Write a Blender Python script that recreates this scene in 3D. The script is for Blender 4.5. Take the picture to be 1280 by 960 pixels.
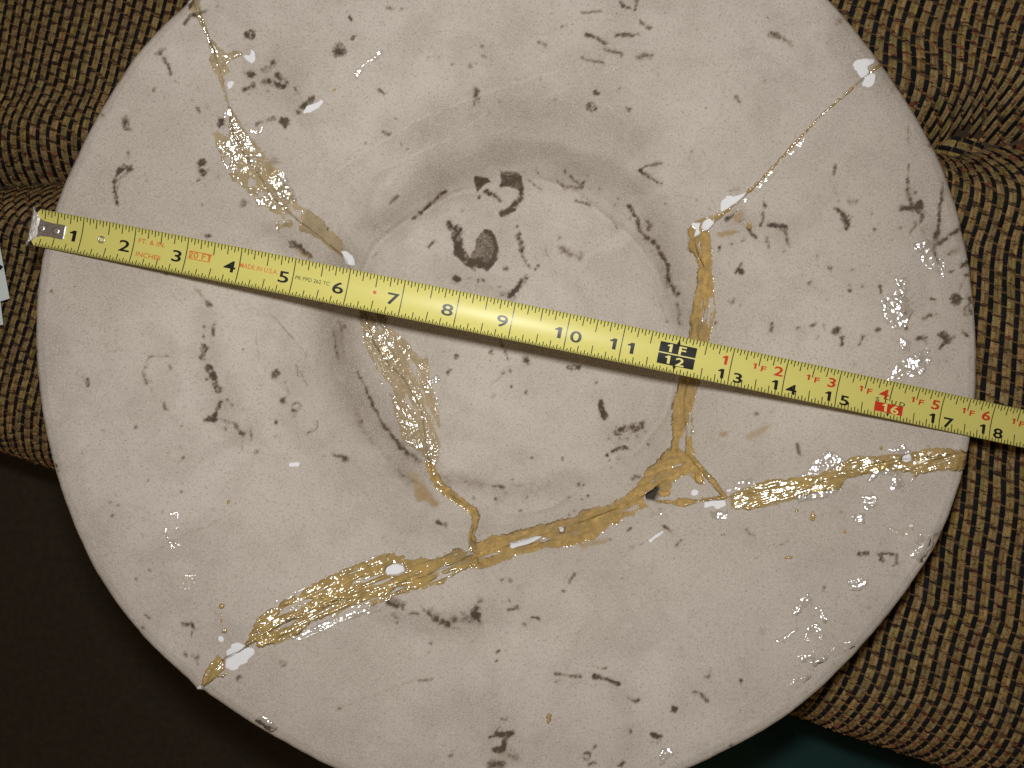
import bpy, bmesh, math, random
import numpy as np

# ------------------------------------------------------------------ clear
for o in list(bpy.data.objects):
    bpy.data.objects.remove(o)
SC = bpy.context.scene
COL = SC.collection
rng = np.random.default_rng(7)

# ------------------------------------------------------------------ camera, light, exposure
ZR = 0.50            # height of the dish rim above the carpet
D = 0.50             # camera height above the rim
F = 1328.0           # focal length in 1280-wide pixels
CAMZ = ZR + D
cam = bpy.data.cameras.new('camera')
cam.sensor_width = 36.0
cam.lens = 36.0 * F / 1280.0
cam.clip_start = 0.01
cam.clip_end = 20
camo = bpy.data.objects.new('camera', cam)
camo.location = (0, 0, CAMZ)
COL.objects.link(camo)
SC.camera = camo

world = bpy.data.worlds.new('World')
SC.world = world
world.use_nodes = True
bg = world.node_tree.nodes['Background']
bg.inputs[0].default_value = (1.0, 0.70, 0.44, 1)
bg.inputs[1].default_value = 0.12

fl = bpy.data.lights.new('camera_flash', 'AREA')
fl.shape = 'RECTANGLE'
fl.size, fl.size_y = 0.034, 0.020
fl.energy = 1.14
fl.spread = math.radians(125)
fl.color = (1.0, 0.988, 0.968)
flo = bpy.data.objects.new('camera_flash', fl)
flo.location = (-0.010, 0.042, CAMZ + 0.004)
flo.rotation_euler = (0, 0, 0)
COL.objects.link(flo)

SC.view_settings.view_transform = 'Standard'
SC.view_settings.look = 'None'
SC.view_settings.exposure = 0.0
SC.view_settings.gamma = 1.0
SC.view_settings.use_curve_mapping = False
SC.cycles.use_denoising = False
SC.cycles.max_bounces = 6
SC.cycles.transparent_max_bounces = 12
SC.cycles.sample_clamp_direct = 0.0
SC.cycles.sample_clamp_indirect = 4.0

# ------------------------------------------------------------------ helpers
def hash2(ix, iy, seed):
    h = (ix.astype(np.int64) * 374761393 + iy.astype(np.int64) * 668265263 + seed * 982451653) & 0x7fffffff
    h = ((h ^ (h >> 13)) * 1274126177) & 0x7fffffff
    h = h ^ (h >> 16)
    return (h & 0xffff) / 65535.0

def vnoise(x, y, seed=0):
    x = np.asarray(x, float); y = np.asarray(y, float)
    ix = np.floor(x); iy = np.floor(y)
    fx = x - ix; fy = y - iy
    fx = fx * fx * fx * (fx * (fx * 6 - 15) + 10); fy = fy * fy * fy * (fy * (fy * 6 - 15) + 10)
    a = hash2(ix, iy, seed); b = hash2(ix + 1, iy, seed)
    c = hash2(ix, iy + 1, seed); d = hash2(ix + 1, iy + 1, seed)
    return (a + (b - a) * fx) * (1 - fy) + (c + (d - c) * fx) * fy - 0.5

def fbm(x, y, seed=0, octs=4):
    r = 0.0; a = 1.0; t = 0
    for i in range(octs):
        r = r + a * vnoise(x * 2 ** i + 17.3 * i, y * 2 ** i - 9.1 * i, seed + i); t += a; a *= 0.5
    return r / t * 2.0      # about -1..1

def sstep(a, b, x):
    t = np.clip((x - a) / (b - a), 0, 1)
    return t * t * (3 - 2 * t)

def seg_dist(X, Y, pts, rad=None):
    """distance to a polyline; with rad (per point) the signed distance to a tapered stroke (positive inside)"""
    best = np.full(X.shape, 1e9)
    for k in range(max(1, len(pts) - 1)):
        x0, y0 = pts[k]; x1, y1 = pts[min(k + 1, len(pts) - 1)]
        dx, dy = x1 - x0, y1 - y0
        L2 = dx * dx + dy * dy
        t = np.clip(((X - x0) * dx + (Y - y0) * dy) / L2, 0, 1) if L2 > 0 else np.zeros_like(X)
        d = np.hypot(X - x0 - t * dx, Y - y0 - t * dy)
        if rad is not None:
            d = d - (rad[k] + (rad[min(k + 1, len(rad) - 1)] - rad[k]) * t)
        best = np.minimum(best, d)
    return best

def in_poly(X, Y, P):
    ins = np.zeros(X.shape, bool)
    n = len(P)
    for i in range(n):
        x0, y0 = P[i]; x1, y1 = P[(i + 1) % n]
        if y0 == y1:
            continue
        c = (y0 > Y) != (y1 > Y)
        ins ^= c & (X < (x1 - x0) * (Y - y0) / (y1 - y0) + x0)
    return ins

def poly_sdf(X, Y, P):
    d = seg_dist(X, Y, list(P) + [P[0]])
    return np.where(in_poly(X, Y, P), d, -d)

def mesh_np(name, V, faces, mat, parent=None, smooth=True, attrs=None, k=None):
    """faces: (n,k) int array or list of arrays of several k"""
    me = bpy.data.meshes.new(name)
    V = np.asarray(V, np.float32)
    fl_ = faces if isinstance(faces, list) else [faces]
    fl_ = [np.asarray(f, np.int32) for f in fl_ if len(f)]
    nl = sum(f.size for f in fl_); nf = sum(len(f) for f in fl_)
    me.vertices.add(len(V)); me.vertices.foreach_set('co', V.ravel())
    me.loops.add(nl); me.polygons.add(nf)
    me.loops.foreach_set('vertex_index', np.concatenate([f.ravel() for f in fl_]))
    tot = np.concatenate([np.full(len(f), f.shape[1], np.int32) for f in fl_])
    st = np.concatenate([[0], np.cumsum(tot)[:-1]]).astype(np.int32)
    me.polygons.foreach_set('loop_start', st)
    me.polygons.foreach_set('loop_total', tot)
    me.update(calc_edges=True); me.validate()
    me.polygons.foreach_set('use_smooth', np.full(len(me.polygons), smooth))
    for an, av in (attrs or {}).items():
        if np.ndim(av) == 2:
            at = me.attributes.new(an, 'FLOAT_COLOR', 'POINT')
            at.data.foreach_set('color', np.c_[av, np.ones(len(av))].astype(np.float32).ravel())
        else:
            at = me.attributes.new(an, 'FLOAT', 'POINT')
            at.data.foreach_set('value', np.asarray(av, np.float32))
    me.materials.append(mat)
    o = bpy.data.objects.new(name, me)
    COL.objects.link(o)
    if parent:
        o.parent = parent
    return o

def empty(name, label, cat, loc=(0, 0, 0)):
    o = bpy.data.objects.new(name, None)
    o.empty_display_size = 0.05
    COL.objects.link(o)
    o['label'] = label; o['category'] = cat
    return o

# ------------------------------------------------------------------ materials
def new_mat(name):
    m = bpy.data.materials.new(name); m.use_nodes = True
    nt = m.node_tree
    for n in list(nt.nodes):
        nt.nodes.remove(n)
    out = nt.nodes.new('ShaderNodeOutputMaterial')
    return m, nt, out

class NB:
    """tiny node builder"""
    def __init__(s, nt): s.nt = nt
    def n(s, t, **kw):
        nd = s.nt.nodes.new(t)
        for k_, v in kw.items():
            if k_.startswith('i_'):
                key = k_[2:]
                key = int(key) if key.isdigit() else key.replace('_', ' ')
                s.set(nd.inputs[key], v)
            else:
                setattr(nd, k_, v)
        return nd
    def set(s, sock, v):
        if hasattr(v, 'is_output'):
            s.nt.links.new(v, sock)
        else:
            sock.default_value = v
    def math(s, op, a, b=0.0, clamp=False):
        nd = s.nt.nodes.new('ShaderNodeMath'); nd.operation = op; nd.use_clamp = clamp
        s.set(nd.inputs[0], a); s.set(nd.inputs[1], b)
        return nd.outputs[0]
    def mix(s, f, a, b, blend='MIX'):
        nd = s.nt.nodes.new('ShaderNodeMix'); nd.data_type = 'RGBA'; nd.blend_type = blend
        s.set(nd.inputs[0], f); s.set(nd.inputs[6], a); s.set(nd.inputs[7], b)
        return nd.outputs[2]
    def noise(s, scale, detail=3, rough=0.55, vec=None, dist=0.0):
        nd = s.nt.nodes.new('ShaderNodeTexNoise')
        nd.inputs['Scale'].default_value = scale; nd.inputs['Detail'].default_value = detail
        nd.inputs['Roughness'].default_value = rough; nd.inputs['Distortion'].default_value = dist
        if vec is not None: s.nt.links.new(vec, nd.inputs['Vector'])
        return nd.outputs[0]
    def ramp(s, v, lo, hi, a=0.0, b=1.0):
        nd = s.nt.nodes.new('ShaderNodeMapRange'); nd.interpolation_type = 'SMOOTHSTEP'
        s.set(nd.inputs[0], v)
        nd.inputs[1].default_value = lo; nd.inputs[2].default_value = hi
        nd.inputs[3].default_value = a; nd.inputs[4].default_value = b
        return nd.outputs[0]
    def attr(s, name):
        nd = s.nt.nodes.new('ShaderNodeAttribute'); nd.attribute_name = name
        return nd
    def bump(s, h, strength, dist):
        nd = s.nt.nodes.new('ShaderNodeBump')
        nd.inputs['Strength'].default_value = strength; nd.inputs['Distance'].default_value = dist
        s.set(nd.inputs['Height'], h)
        return nd.outputs[0]

def c4(r, g, b): return (r, g, b, 1.0)

def simple_mat(name, col, rough=0.5, metal=0.0, spec=0.5, nscale=None, namp=0.15, bump=0.0, bdist=0.0005):
    m, nt, out = new_mat(name); b = NB(nt)
    p = b.n('ShaderNodeBsdfPrincipled')
    tc = b.n('ShaderNodeTexCoord').outputs['Object']
    colr = c4(*col)
    if nscale:
        nz = b.noise(nscale, 4, 0.6, tc)
        colr = b.mix(nz, c4(*[c * (1 - namp) for c in col]), c4(*[min(1, c * (1 + namp)) for c in col]))
        if bump:
            b.set(p.inputs['Normal'], b.bump(nz, bump, bdist))
    b.set(p.inputs['Base Color'], colr)
    p.inputs['Roughness'].default_value = rough; p.inputs['Metallic'].default_value = metal
    p.inputs['Specular IOR Level'].default_value = spec
    nt.links.new(p.outputs[0], out.inputs[0])
    return m

def plaster_mat():
    m, nt, out = new_mat('dish_plaster'); b = NB(nt)
    tc = b.n('ShaderNodeTexCoord').outputs['Object']
    big = b.noise(9, 3, 0.5, tc)
    mid = b.noise(45, 4, 0.6, tc)
    fine = b.noise(900, 3, 0.7, tc)
    grit = b.noise(2600, 2, 0.6, tc)
    col = b.mix(b.ramp(big, 0.3, 0.7), c4(0.440, 0.394, 0.338), c4(0.548, 0.502, 0.444))
    col = b.mix(b.math('MULTIPLY', b.ramp(mid, 0.42, 0.72), 0.6), col, c4(0.39, 0.34, 0.295))
    cloud = b.noise(24, 5, 0.62, tc, 0.8)
    col = b.mix(b.math('MULTIPLY', b.ramp(cloud, 0.48, 0.70), 0.5), col, c4(0.375, 0.325, 0.282))
    grime_shade = b.attr('grime_shade').outputs['Fac']  # dirt smudges together with the shade painted on the well walls
    col = b.mix(b.math('MULTIPLY', grime_shade, b.math('ADD', 0.35, b.math('MULTIPLY', cloud, 1.1))), col, c4(0.215, 0.175, 0.138))
    col = b.mix(b.math('MULTIPLY', b.ramp(b.noise(60, 4, 0.65, tc, 1.0), 0.58, 0.78), 0.35), col, c4(0.62, 0.57, 0.51))
    col = b.mix(b.math('MULTIPLY', b.ramp(fine, 0.50, 0.30), 0.6), col, c4(0.25, 0.20, 0.155))
    col = b.mix(b.math('MULTIPLY', b.ramp(grit, 0.46, 0.66), 0.62), col, c4(0.68, 0.63, 0.57))
    # scattered tiny specks of soot
    speck = b.math('MULTIPLY', b.ramp(b.noise(330, 2, 0.5, tc), 0.735, 0.78), b.ramp(big, 0.35, 0.75))
    col = b.mix(b.math('MULTIPLY', speck, 0.8), col, c4(0.08, 0.065, 0.05))
    st = b.attr('stain').outputs['Fac']
    stn = b.math('MULTIPLY', st, b.math('ADD', 0.05, b.math('ADD', b.math('MULTIPLY', b.noise(900, 4, 0.8, tc), 1.2), b.math('MULTIPLY', b.noise(260, 3, 0.7, tc), 0.7))))
    stn = b.math('MINIMUM', stn, 1.0)
    stn = b.math('ADD', stn, b.math('MULTIPLY', b.math('MULTIPLY', b.math('SUBTRACT', b.noise(1300, 3, 0.7, tc), 0.5), 0.9), b.ramp(st, 0.05, 0.4)), clamp=True)
    brown = b.mix(b.noise(160, 3, 0.6, tc), c4(0.115, 0.080, 0.050), c4(0.034, 0.029, 0.022))
    halo = b.ramp(st, 0.02, 0.5)
    col = b.mix(b.math('MULTIPLY', halo, 0.35), col, c4(0.36, 0.27, 0.19))
    col = b.mix(b.ramp(stn, 0.04, 0.82), col, brown)
    tan = b.attr('tan').outputs['Fac']
    col = b.mix(b.math('MULTIPLY', tan, b.math('ADD', 0.5, b.noise(400, 3, 0.6, tc))), col, c4(0.36, 0.24, 0.10))
    lite = b.attr('scrape').outputs['Fac']
    col = b.mix(b.math('MULTIPLY', lite, 0.55), col, c4(0.68, 0.62, 0.56))
    wh = b.attr('white').outputs['Fac']
    whm = b.ramp(b.math('ADD', wh, b.math('MULTIPLY', b.math('SUBTRACT', b.noise(420, 3, 0.6, tc), 0.5), 3.0)), -0.2, 0.5)
    col = b.mix(whm, col, c4(0.82, 0.83, 0.86))
    p = b.n('ShaderNodeBsdfPrincipled')
    b.set(p.inputs['Base Color'], col)
    p.inputs['Roughness'].default_value = 0.72
    p.inputs['Specular IOR Level'].default_value = 0.28
    h = b.math('ADD', b.math('MULTIPLY', fine, 0.5), b.math('ADD', b.math('MULTIPLY', mid, 0.9), b.math('MULTIPLY', grit, 0.25)))
    b.set(p.inputs['Normal'], b.bump(h, 0.85, 0.00045))
    nt.links.new(p.outputs[0], out.inputs[0])
    return m

def resin_mat(name, tint, body, cover, rough=0.07, bub=1500, bstr=0.5, fres=1.0, even=0.22):
    """a film of glue: light passes through it tinted, part of it is cloudy, its surface is glossy"""
    m, nt, out = new_mat(name); b = NB(nt)
    tc = b.n('ShaderNodeTexCoord').outputs['Object']
    th = b.attr('thick').outputs['Fac']
    nz = b.noise(bub, 0.6, 0.5, tc)
    mid = b.noise(330, 1.0, 0.5, tc)
    nrm = b.bump(b.math("ADD", b.math("MULTIPLY", mid, 1.6), b.math("MULTIPLY", nz, 0.5)), bstr, 0.00030)
    tr = b.n('ShaderNodeBsdfTransparent'); b.set(tr.inputs[0], b.mix(b.ramp(th, 0.0, 0.45), c4(1, 1, 1), c4(*tint)))
    df = b.n('ShaderNodeBsdfDiffuse')
    seam = b.attr('seam').outputs['Fac']
    bodyc = b.mix(b.ramp(mid, 0.3, 0.7), c4(*[c * 0.82 for c in body]), c4(*[min(1, c * 1.15) for c in body]))
    bodyc = b.mix(b.math('MULTIPLY', seam, b.ramp(b.noise(120, 3, 0.6, tc), 0.25, 0.5)), bodyc, c4(0.085, 0.052, 0.014))
    b.set(df.inputs[0], bodyc)
    mx = b.n('ShaderNodeMixShader')
    patch = b.noise(75, 3, 0.6, tc)
    b.set(mx.inputs[0], b.math('ADD', b.math('MULTIPLY', b.math('MULTIPLY', th, b.ramp(patch, 0.28, 0.56, 0.6, 1.1)), cover), b.math('MULTIPLY', seam, 0.5), clamp=True))
    nt.links.new(tr.outputs[0], mx.inputs[1]); nt.links.new(df.outputs[0], mx.inputs[2])
    gl = b.n('ShaderNodeBsdfGlossy'); gl.inputs['Roughness'].default_value = rough
    b.set(gl.inputs['Normal'], nrm)
    fr = b.n('ShaderNodeFresnel'); fr.inputs[0].default_value = 1.5
    b.set(fr.inputs['Normal'], nrm)
    mx2 = b.n('ShaderNodeMixShader')
    b.set(mx2.inputs[0], b.math('MULTIPLY', fr.outputs[0], b.math('MULTIPLY', b.math('MULTIPLY', b.ramp(th, 0.0, 0.25), b.ramp(b.noise(62, 2, 0.5, tc), 0.40, 0.60, even, 1.15)), fres)))
    nt.links.new(mx.outputs[0], mx2.inputs[1]); nt.links.new(gl.outputs[0], mx2.inputs[2])
    nt.links.new(mx2.outputs[0], out.inputs[0])
    return m

def yarn_mat(name, rough=0.9, nscale=1400, sheen=0.2):
    m, nt, out = new_mat(name); b = NB(nt)
    tc = b.n('ShaderNodeTexCoord').outputs['Object']
    a = b.attr('tone').outputs['Color']
    nz = b.noise(nscale, 4, 0.7, tc)
    col = b.mix(b.ramp(nz, 0.25, 0.75), c4(0.45, 0.42, 0.40), c4(1.35, 1.3, 1.25))
    col = b.mix(1.0, a, col, 'MULTIPLY')
    if name == 'tan_yarn':
        col = b.mix(b.math('MULTIPLY', b.ramp(b.noise(520, 3, 0.7, tc), 0.52, 0.66), 0.75), col, c4(0.105, 0.040, 0.020))
        col = b.mix(b.math('MULTIPLY', b.ramp(b.noise(430, 3, 0.7, tc, 0.6), 0.56, 0.70), 0.6), col, c4(0.42, 0.33, 0.19))
    p = b.n('ShaderNodeBsdfPrincipled')
    b.set(p.inputs['Base Color'], col)
    p.inputs['Roughness'].default_value = rough
    p.inputs['Specular IOR Level'].default_value = 0.25
    b.set(p.inputs['Normal'], b.bump(nz, 0.9, 0.0008))
    nt.links.new(p.outputs[0], out.inputs[0])
    return m

M_PLASTER = plaster_mat()
M_CORE = simple_mat('dish_body_shade', (0.05, 0.038, 0.028), 0.9, nscale=300, namp=0.4)  # near-black: shade inside the hole and cracks painted into the colour
M_AMBER = resin_mat('amber_resin', (0.94, 0.84, 0.60), (0.65, 0.440, 0.160), 0.85, 0.12, 420, 0.55, 2.2)
M_AMBERGLOSS = resin_mat('wet_amber_resin', (0.94, 0.84, 0.58), (0.66, 0.460, 0.155), 0.76, 0.15, 340, 0.22, 3.8, 0.6)
M_TANRES = resin_mat('thin_tan_resin', (0.94, 0.885, 0.755), (0.50, 0.405, 0.225), 0.28, 0.12, 400, 0.9, 2.6, 0.04)
M_TANFINE = resin_mat('bubbly_tan_resin', (0.935, 0.88, 0.765), (0.49, 0.395, 0.225), 0.28, 0.11, 700, 1.15, 1.3, 0.15)
M_CLEAR = resin_mat('clear_glue', (0.985, 0.98, 0.965), (0.60, 0.54, 0.47), 0.06, 0.15, 340, 0.9, 3.4)
M_YELLOW = simple_mat('yellow_tape_enamel', (0.63, 0.585, 0.165), 0.36, spec=0.25, nscale=500, namp=0.05)
M_TICK = simple_mat('olive_black_print', (0.055, 0.055, 0.012), 0.35)
M_BLACK = simple_mat('black_print', (0.012, 0.013, 0.012), 0.36, spec=0.3)
M_RED = simple_mat('red_print', (0.55, 0.04, 0.012), 0.35)
M_ORANGE = simple_mat('orange_print', (0.62, 0.16, 0.03), 0.35)
M_PALE = simple_mat('pale_yellow_print', (0.72, 0.66, 0.22), 0.35)
M_STEEL = simple_mat('nickel_steel', (0.62, 0.60, 0.57), 0.38, metal=1.0, nscale=700, namp=0.15, bump=0.3)
M_YARN = yarn_mat('tan_yarn')
M_DARKYARN = yarn_mat('black_yarn', 0.7, 1800)
M_REDYARN = yarn_mat('red_brown_yarn', 0.28, 1800)
M_BACKING = simple_mat('upholstery_backing', (0.070, 0.044, 0.021), 0.95, nscale=700, namp=0.5, bump=0.5)
M_CARPET = simple_mat('dark_brown_carpet', (0.046, 0.034, 0.022), 0.95, nscale=160, namp=0.55, bump=0.8, bdist=0.004)
M_TEAL = simple_mat('dark_teal_cloth', (0.004, 0.042, 0.042), 0.85, nscale=600, namp=0.3, bump=0.5)
M_PAPER = simple_mat('pale_blue_paper', (0.84, 0.95, 0.96), 0.7, nscale=60, namp=0.03)

# ------------------------------------------------------------------ measured places -> the dish
def ray_at(px, py, z):
    k = (CAMZ - z) / F
    return (px - 640.0) * k, (480.0 - py) * k

outline_px = [(235, 0), (165, 72), (110, 165), (72, 245), (50, 325), (43, 430), (55, 540), (81, 632), (131, 738),
              (190, 810), (249, 861), (308, 903), (362, 934), (405, 958), (1042, 0), (1096, 70), (1150, 150), (1185, 220), (1206, 290),
              (1220, 390), (1222, 470), (1212, 568), (1194, 635), (1160, 703), (1118, 762), (1062, 828), (1002, 884), (940, 924), (872, 958)]
ZE = ZR - 0.004
opw = np.array([ray_at(px, py, ZE) for px, py in outline_px])
A_ = np.c_[2 * opw, np.ones(len(opw))]
sol = np.linalg.lstsq(A_, (opw ** 2).sum(1), rcond=None)[0]
CX, CY = sol[0], sol[1]
R0 = math.sqrt(sol[2] + CX * CX + CY * CY)
th_k = np.arctan2(opw[:, 1] - CY, opw[:, 0] - CX); r_k = np.hypot(opw[:, 0] - CX, opw[:, 1] - CY)
od = np.argsort(th_k); th_k = th_k[od]; r_k = r_k[od]
def fill_gaps(t, r):
    T, R = [], []
    n = len(t)
    for i in range(n):
        T.append(t[i]); R.append(r[i])
        g = (t[(i + 1) % n] - t[i]) % (2 * math.pi)
        if g > 0.4:
            for q in (0.33, 0.67):
                T.append(t[i] + g * q); R.append((R0 + r[i]) / 2 if q < 0.5 else (R0 + r[(i + 1) % n]) / 2)
    T = (np.array(T) + math.pi) % (2 * math.pi) - math.pi; R = np.array(R)
    q = np.argsort(T)
    return T[q], R[q]
th_k, r_k = fill_gaps(th_k, r_k)
_tt = np.linspace(-math.pi, math.pi, 721)
_rr = np.interp(_tt, th_k, r_k, period=2 * math.pi)
_ker = np.hanning(31); _ker /= _ker.sum()
_rr = np.convolve(np.r_[_rr[-31:-1], _rr, _rr[1:31]], _ker, 'same')[30:-30]
_rr = _rr + 0.0003 * fbm(np.cos(_tt) * 9, np.sin(_tt) * 9, 3) + .0002 * fbm(np.cos(_tt) * 30, np.sin(_tt) * 30, 4)
_ti = math.atan2(ray_at(249, 862, ZE)[1] - CY, ray_at(249, 862, ZE)[0] - CX)
_rr = _rr + np.where(_tt < _ti, .0017 * np.exp((_tt - _ti) / .022), 0)
def r_out(th): return np.interp(th, _tt, _rr)

PR = np.array([0, .03, .055, .072, .080, .0855, .0905, .097, .106, .117, .132, .150, .170, .190, .203, .211, .2165, .2195, .2212, .2220])
PZ = np.array([-.0640, -.0644, -.0650, -.0648, -.0634, -.0605, -.0563, -.0505, -.0430, -.0358, -.0287, -.0218, -.0156, -.0097, -.0062, -.0040, -.0027, -.0032, -.0046, -.0078])
_pr = np.linspace(0, .2225, 900)
_pz = np.interp(_pr, PR, PZ)
_kk = np.hanning(75); _kk /= _kk.sum()
_pz2 = np.convolve(np.r_[_pz[74:0:-1], _pz, np.full(74, _pz[-1])], _kk, 'same')[74:-74]
_w = sstep(.203, .21, _pr); _pz = _pz2 * (1 - _w) + _pz * _w
PMAX = .2220

def dish_base(x, y):
    dx, dy = x - CX, y - CY
    r = np.hypot(dx, dy); th = np.arctan2(dy, dx)
    rn = r / r_out(th) * PMAX
    return ZR + np.interp(rn, _pr, _pz)

def dish_z(x, y):
    x = np.asarray(x, float); y = np.asarray(y, float)
    dx, dy = x - CX, y - CY
    r = np.hypot(dx, dy); th = np.arctan2(dy, dx)
    rn = r / r_out(th) * PMAX
    rn = rn + .0065 * fbm(x * 20, y * 20, 12, 3) * np.exp(-((rn - .088) / .02) ** 2)
    wob = 0.0016 * fbm(x * 22, y * 22, 11, 3) * sstep(.222, .20, rn)
    # trowelled rings round the well
    rings = 0.00022 * fbm(rn * 420, th * 2.2, 21, 3) * np.exp(-((rn - .092) / .018) ** 2)
    dents = 0.0007 * np.clip(fbm(x * 95, y * 95, 31, 3), -1, 0.35)
    lip = -0.0008 * np.exp(-((rn - .0865 - .0015 * fbm(th * 3, th * 0 + 2, 5)) / .0011) ** 2) * sstep(-.3, .3, fbm(th * 2.2 + 4, th * 0, 8))
    return ZR + np.interp(rn, _pr, _pz) + wob + rings + dents + lip

def on_dish(px, py):
    px = np.asarray(px, float); py = np.asarray(py, float)
    z = np.full(px.shape, ZR - .02)
    for _ in range(12):
        x, y = ray_at(px, py, z)
        z = 0.5 * z + 0.5 * dish_base(x, y)
    return ray_at(px, py, z)

def as_photo(x, y, z):
    k = F / (CAMZ - z)
    return 640.0 + x * k, 480.0 - y * k

# cracks, as places measured on the dish
CA = [(226, -30), (233, -8), (240, 2), (248, 16), (257.5, 39), (267, 64), (270, 75), (276, 94), (282, 116), (285.6, 131), (289, 155), (294, 171), (302, 187.5), (315, 206),
      (328, 225), (339, 245.6), (356, 260.6), (375, 277.5), (395.6, 292.5), (414, 307.5), (433, 324), (446, 350), (455, 385), (464, 422), (475, 440.6), (490, 459),
      (505, 474), (516, 495), (524.7, 508), (529, 525), (531, 545.6), (534, 564), (537.5, 581), (545, 602), (558, 615), (571, 624), (586, 634), (594, 643), (593, 656), (590, 667.5), (589, 679), (590, 690)]
CB1 = [(236, 880), (248, 866), (254, 860), (260.6, 851), (274, 829), (283, 821), (300, 814), (315, 802.5), (330, 793), (350.6, 782), (371, 770.6), (399, 759), (427.5, 748), (455.6, 740.6),
       (482, 732.5), (510, 725), (532.5, 719), (555, 710), (575.6, 700.6), (590, 690)]
CB2 = [(590, 690), (601, 692), (620, 687), (644, 679), (676, 669), (701, 661.5), (727, 652), (755, 641.6), (777.5, 633), (800, 622), (807, 618)]
CB3 = [(807, 618), (824, 604), (841, 594), (856, 577)]
CV = [(856, 577), (856, 562), (857, 540), (854, 500), (860, 470), (870, 430), (880, 393), (884, 361), (880, 335), (872.5, 318), (867, 301)]
CC = [(867, 301), (885.6, 288), (902.5, 269), (925, 250.6), (947.5, 230), (977.5, 196), (1003, 169), (1029, 141), (1060, 117), (1080.6, 96), (1108, 77), (1150, 45)]
CT1 = [(856, 577), (862, 571), (879, 588), (892, 603), (903, 616), (906, 622)]
CT2 = [(906, 622), (886, 623.5), (858, 628), (839, 628), (820.6, 626.5), (809, 624.5), (807, 618)]
CD = [(906, 622), (933, 617), (967.7, 613), (1007.5, 606), (1039, 597), (1071, 585), (1100.5, 577), (1135, 574.5), (1161.5, 570.5), (1199, 566.6), (1215, 565), (1260, 561)]
CTL = [(824, 604), (826, 615), (820.6, 626.5)]      # left side of the little loose triangle (a hole stays open beside it)

def dens(pts, seed, amp=0.9):
    P = np.array(pts, float)
    out = []
    for i in range(len(P) - 1):
        n = max(1, int(np.hypot(*(P[i + 1] - P[i])) / 3.0))
        for k in range(n):
            q = P[i] + (P[i + 1] - P[i]) * k / n
            if i + k > 0:
                q = q + amp * np.array([fbm(q[0] * .13, q[1] * .13, seed, 3), fbm(q[0] * .13 + 40, q[1] * .13, seed, 3)])
            out.append(q)
    out.append(P[-1])
    return np.array(out)
CR_PX = {k: dens(v, 50 + i) for i, (k, v) in enumerate(dict(A=CA, B1=CB1, B2=CB2, B3=CB3, V=CV, C=CC, T1=CT1, T2=CT2, D=CD, TL=CTL).items())}
CR = {k: np.c_[on_dish(v[:, 0], v[:, 1])] for k, v in CR_PX.items()}
W_ = lambda *p: np.array([ray_at(a, b_, ZR) for a, b_ in p])
POLY = {
    'west': np.r_[CR['A'], CR['B1'][::-1], W_((-300, 1000), (-300, -300), (226, -300))],
    'south': np.r_[CR['B1'], CR['B2'], CR['T2'][::-1], CR['D'], W_((1600, 561), (1600, 1500), (0, 1500))],
    'tri': np.r_[CR['TL'], CR['T2'][::-1][6:], CR['T1'][::-1], CR['B3'][::-1][:-6]],
    'hole': np.r_[CR['B3'][:7], CR['TL'], CR['T2'][::-1][:6]],
    'east': np.r_[CR['T1'], CR['D'], W_((1600, 561), (1600, -300)), CR['C'][::-1], CR['V'][::-1]],
}
# the loose triangle = everything between B3, T1 and T2; the hole is taken out of it
POLY['tri'] = np.r_[CR['B3'], CR['T1'], CR['T2']]
POLY['hole'] = np.r_[CR['B3'][:np.argmin(np.hypot(*(CR_PX['B3'] - np.array([824, 604])).T)) + 1], CR['TL'],
                     CR['T2'][np.argmin(np.hypot(*(CR_PX['T2'] - np.array([820.6, 626.5])).T)):]]

# ------------------------------------------------------------------ marks on the dish (x, y measured on the photograph)
# strokes of soot and dirt: points, radius at start, radius at end, strength
ST = []
def S(pts, r0, s=.7, r1=None, soft=1.3):
    ST.append((pts if isinstance(pts, list) else [pts], r0, r0 if r1 is None else r1, s, soft))
def dots(r, s, *p):
    for q in p: S(q, r, s)
S([(231, 29), (240, 20), (258, 13)], 1.4, .8); S((242, 19), 2.6, .9); S((311.5, 43.5), 5.2, .9); S((424, 63), 6.5, .8, soft=2)
S((437, 23), 2.2, .8); S((441.6, 46), 2.8, .75); dots(1.2, .6, (422, 16), (396, 50), (272, 8), (277, 9))
S([(341, 79), (331, 88)], 3.6, .65, soft=2.2); S((341, 79), 2, .8); S((314.7, 93), 4.2, .85); S([(345.6, 95), (355, 99), (358, 103)], 2, .85)
S([(337, 102), (347.5, 105), (354, 108)], 2.7, .95); S((330, 102), 3, .6, soft=2); S([(317, 106), (312, 108), (304, 112.5)], 1.8, .75)
dots(1.1, .6, (311, 117), (320, 116), (333, 113), (326, 117), (306, 92), (302, 90)); S([(369, 110.6), (374, 119)], .9, .75)
S([(391, 124), (379, 134)], 3.2, .95); S((372, 140), 2.4, .6); S((356, 152), 5.4, .9); S([(343, 148), (329, 151), (321, 155.6)], 2, .65)
S((248, 136.5), 2.3, .85); S((260, 133), 3, .4, soft=2.5); S((240.6, 124), 1.3, .5); S((199.4, 67), 1.8, .7); S([(195, 68), (206, 60)], 1.4, .6); S([(206, 74), (213, 91)], 2, .8)
S((192.5, 113), 2, .75); S((184, 109), 1.4, .4); S([(220, 101), (225, 108)], 1, .5); dots(1, .6, (179, 48), (200, 37), (201, 45), (211, 54)); S((276, 153), 3.6, .9)
S([(157, 151), (160, 160)], 3.6, .75, soft=2); S((161.5, 192.5), 2.8, .65); S((129, 144), 2.3, .4)
S([(163, 210), (156, 209), (149, 213), (145, 222), (143, 235), (147, 256)], 3.3, .95, 1.0); S([(160, 214), (152, 222), (147, 236)], 1.6, .45, soft=2)
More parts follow.
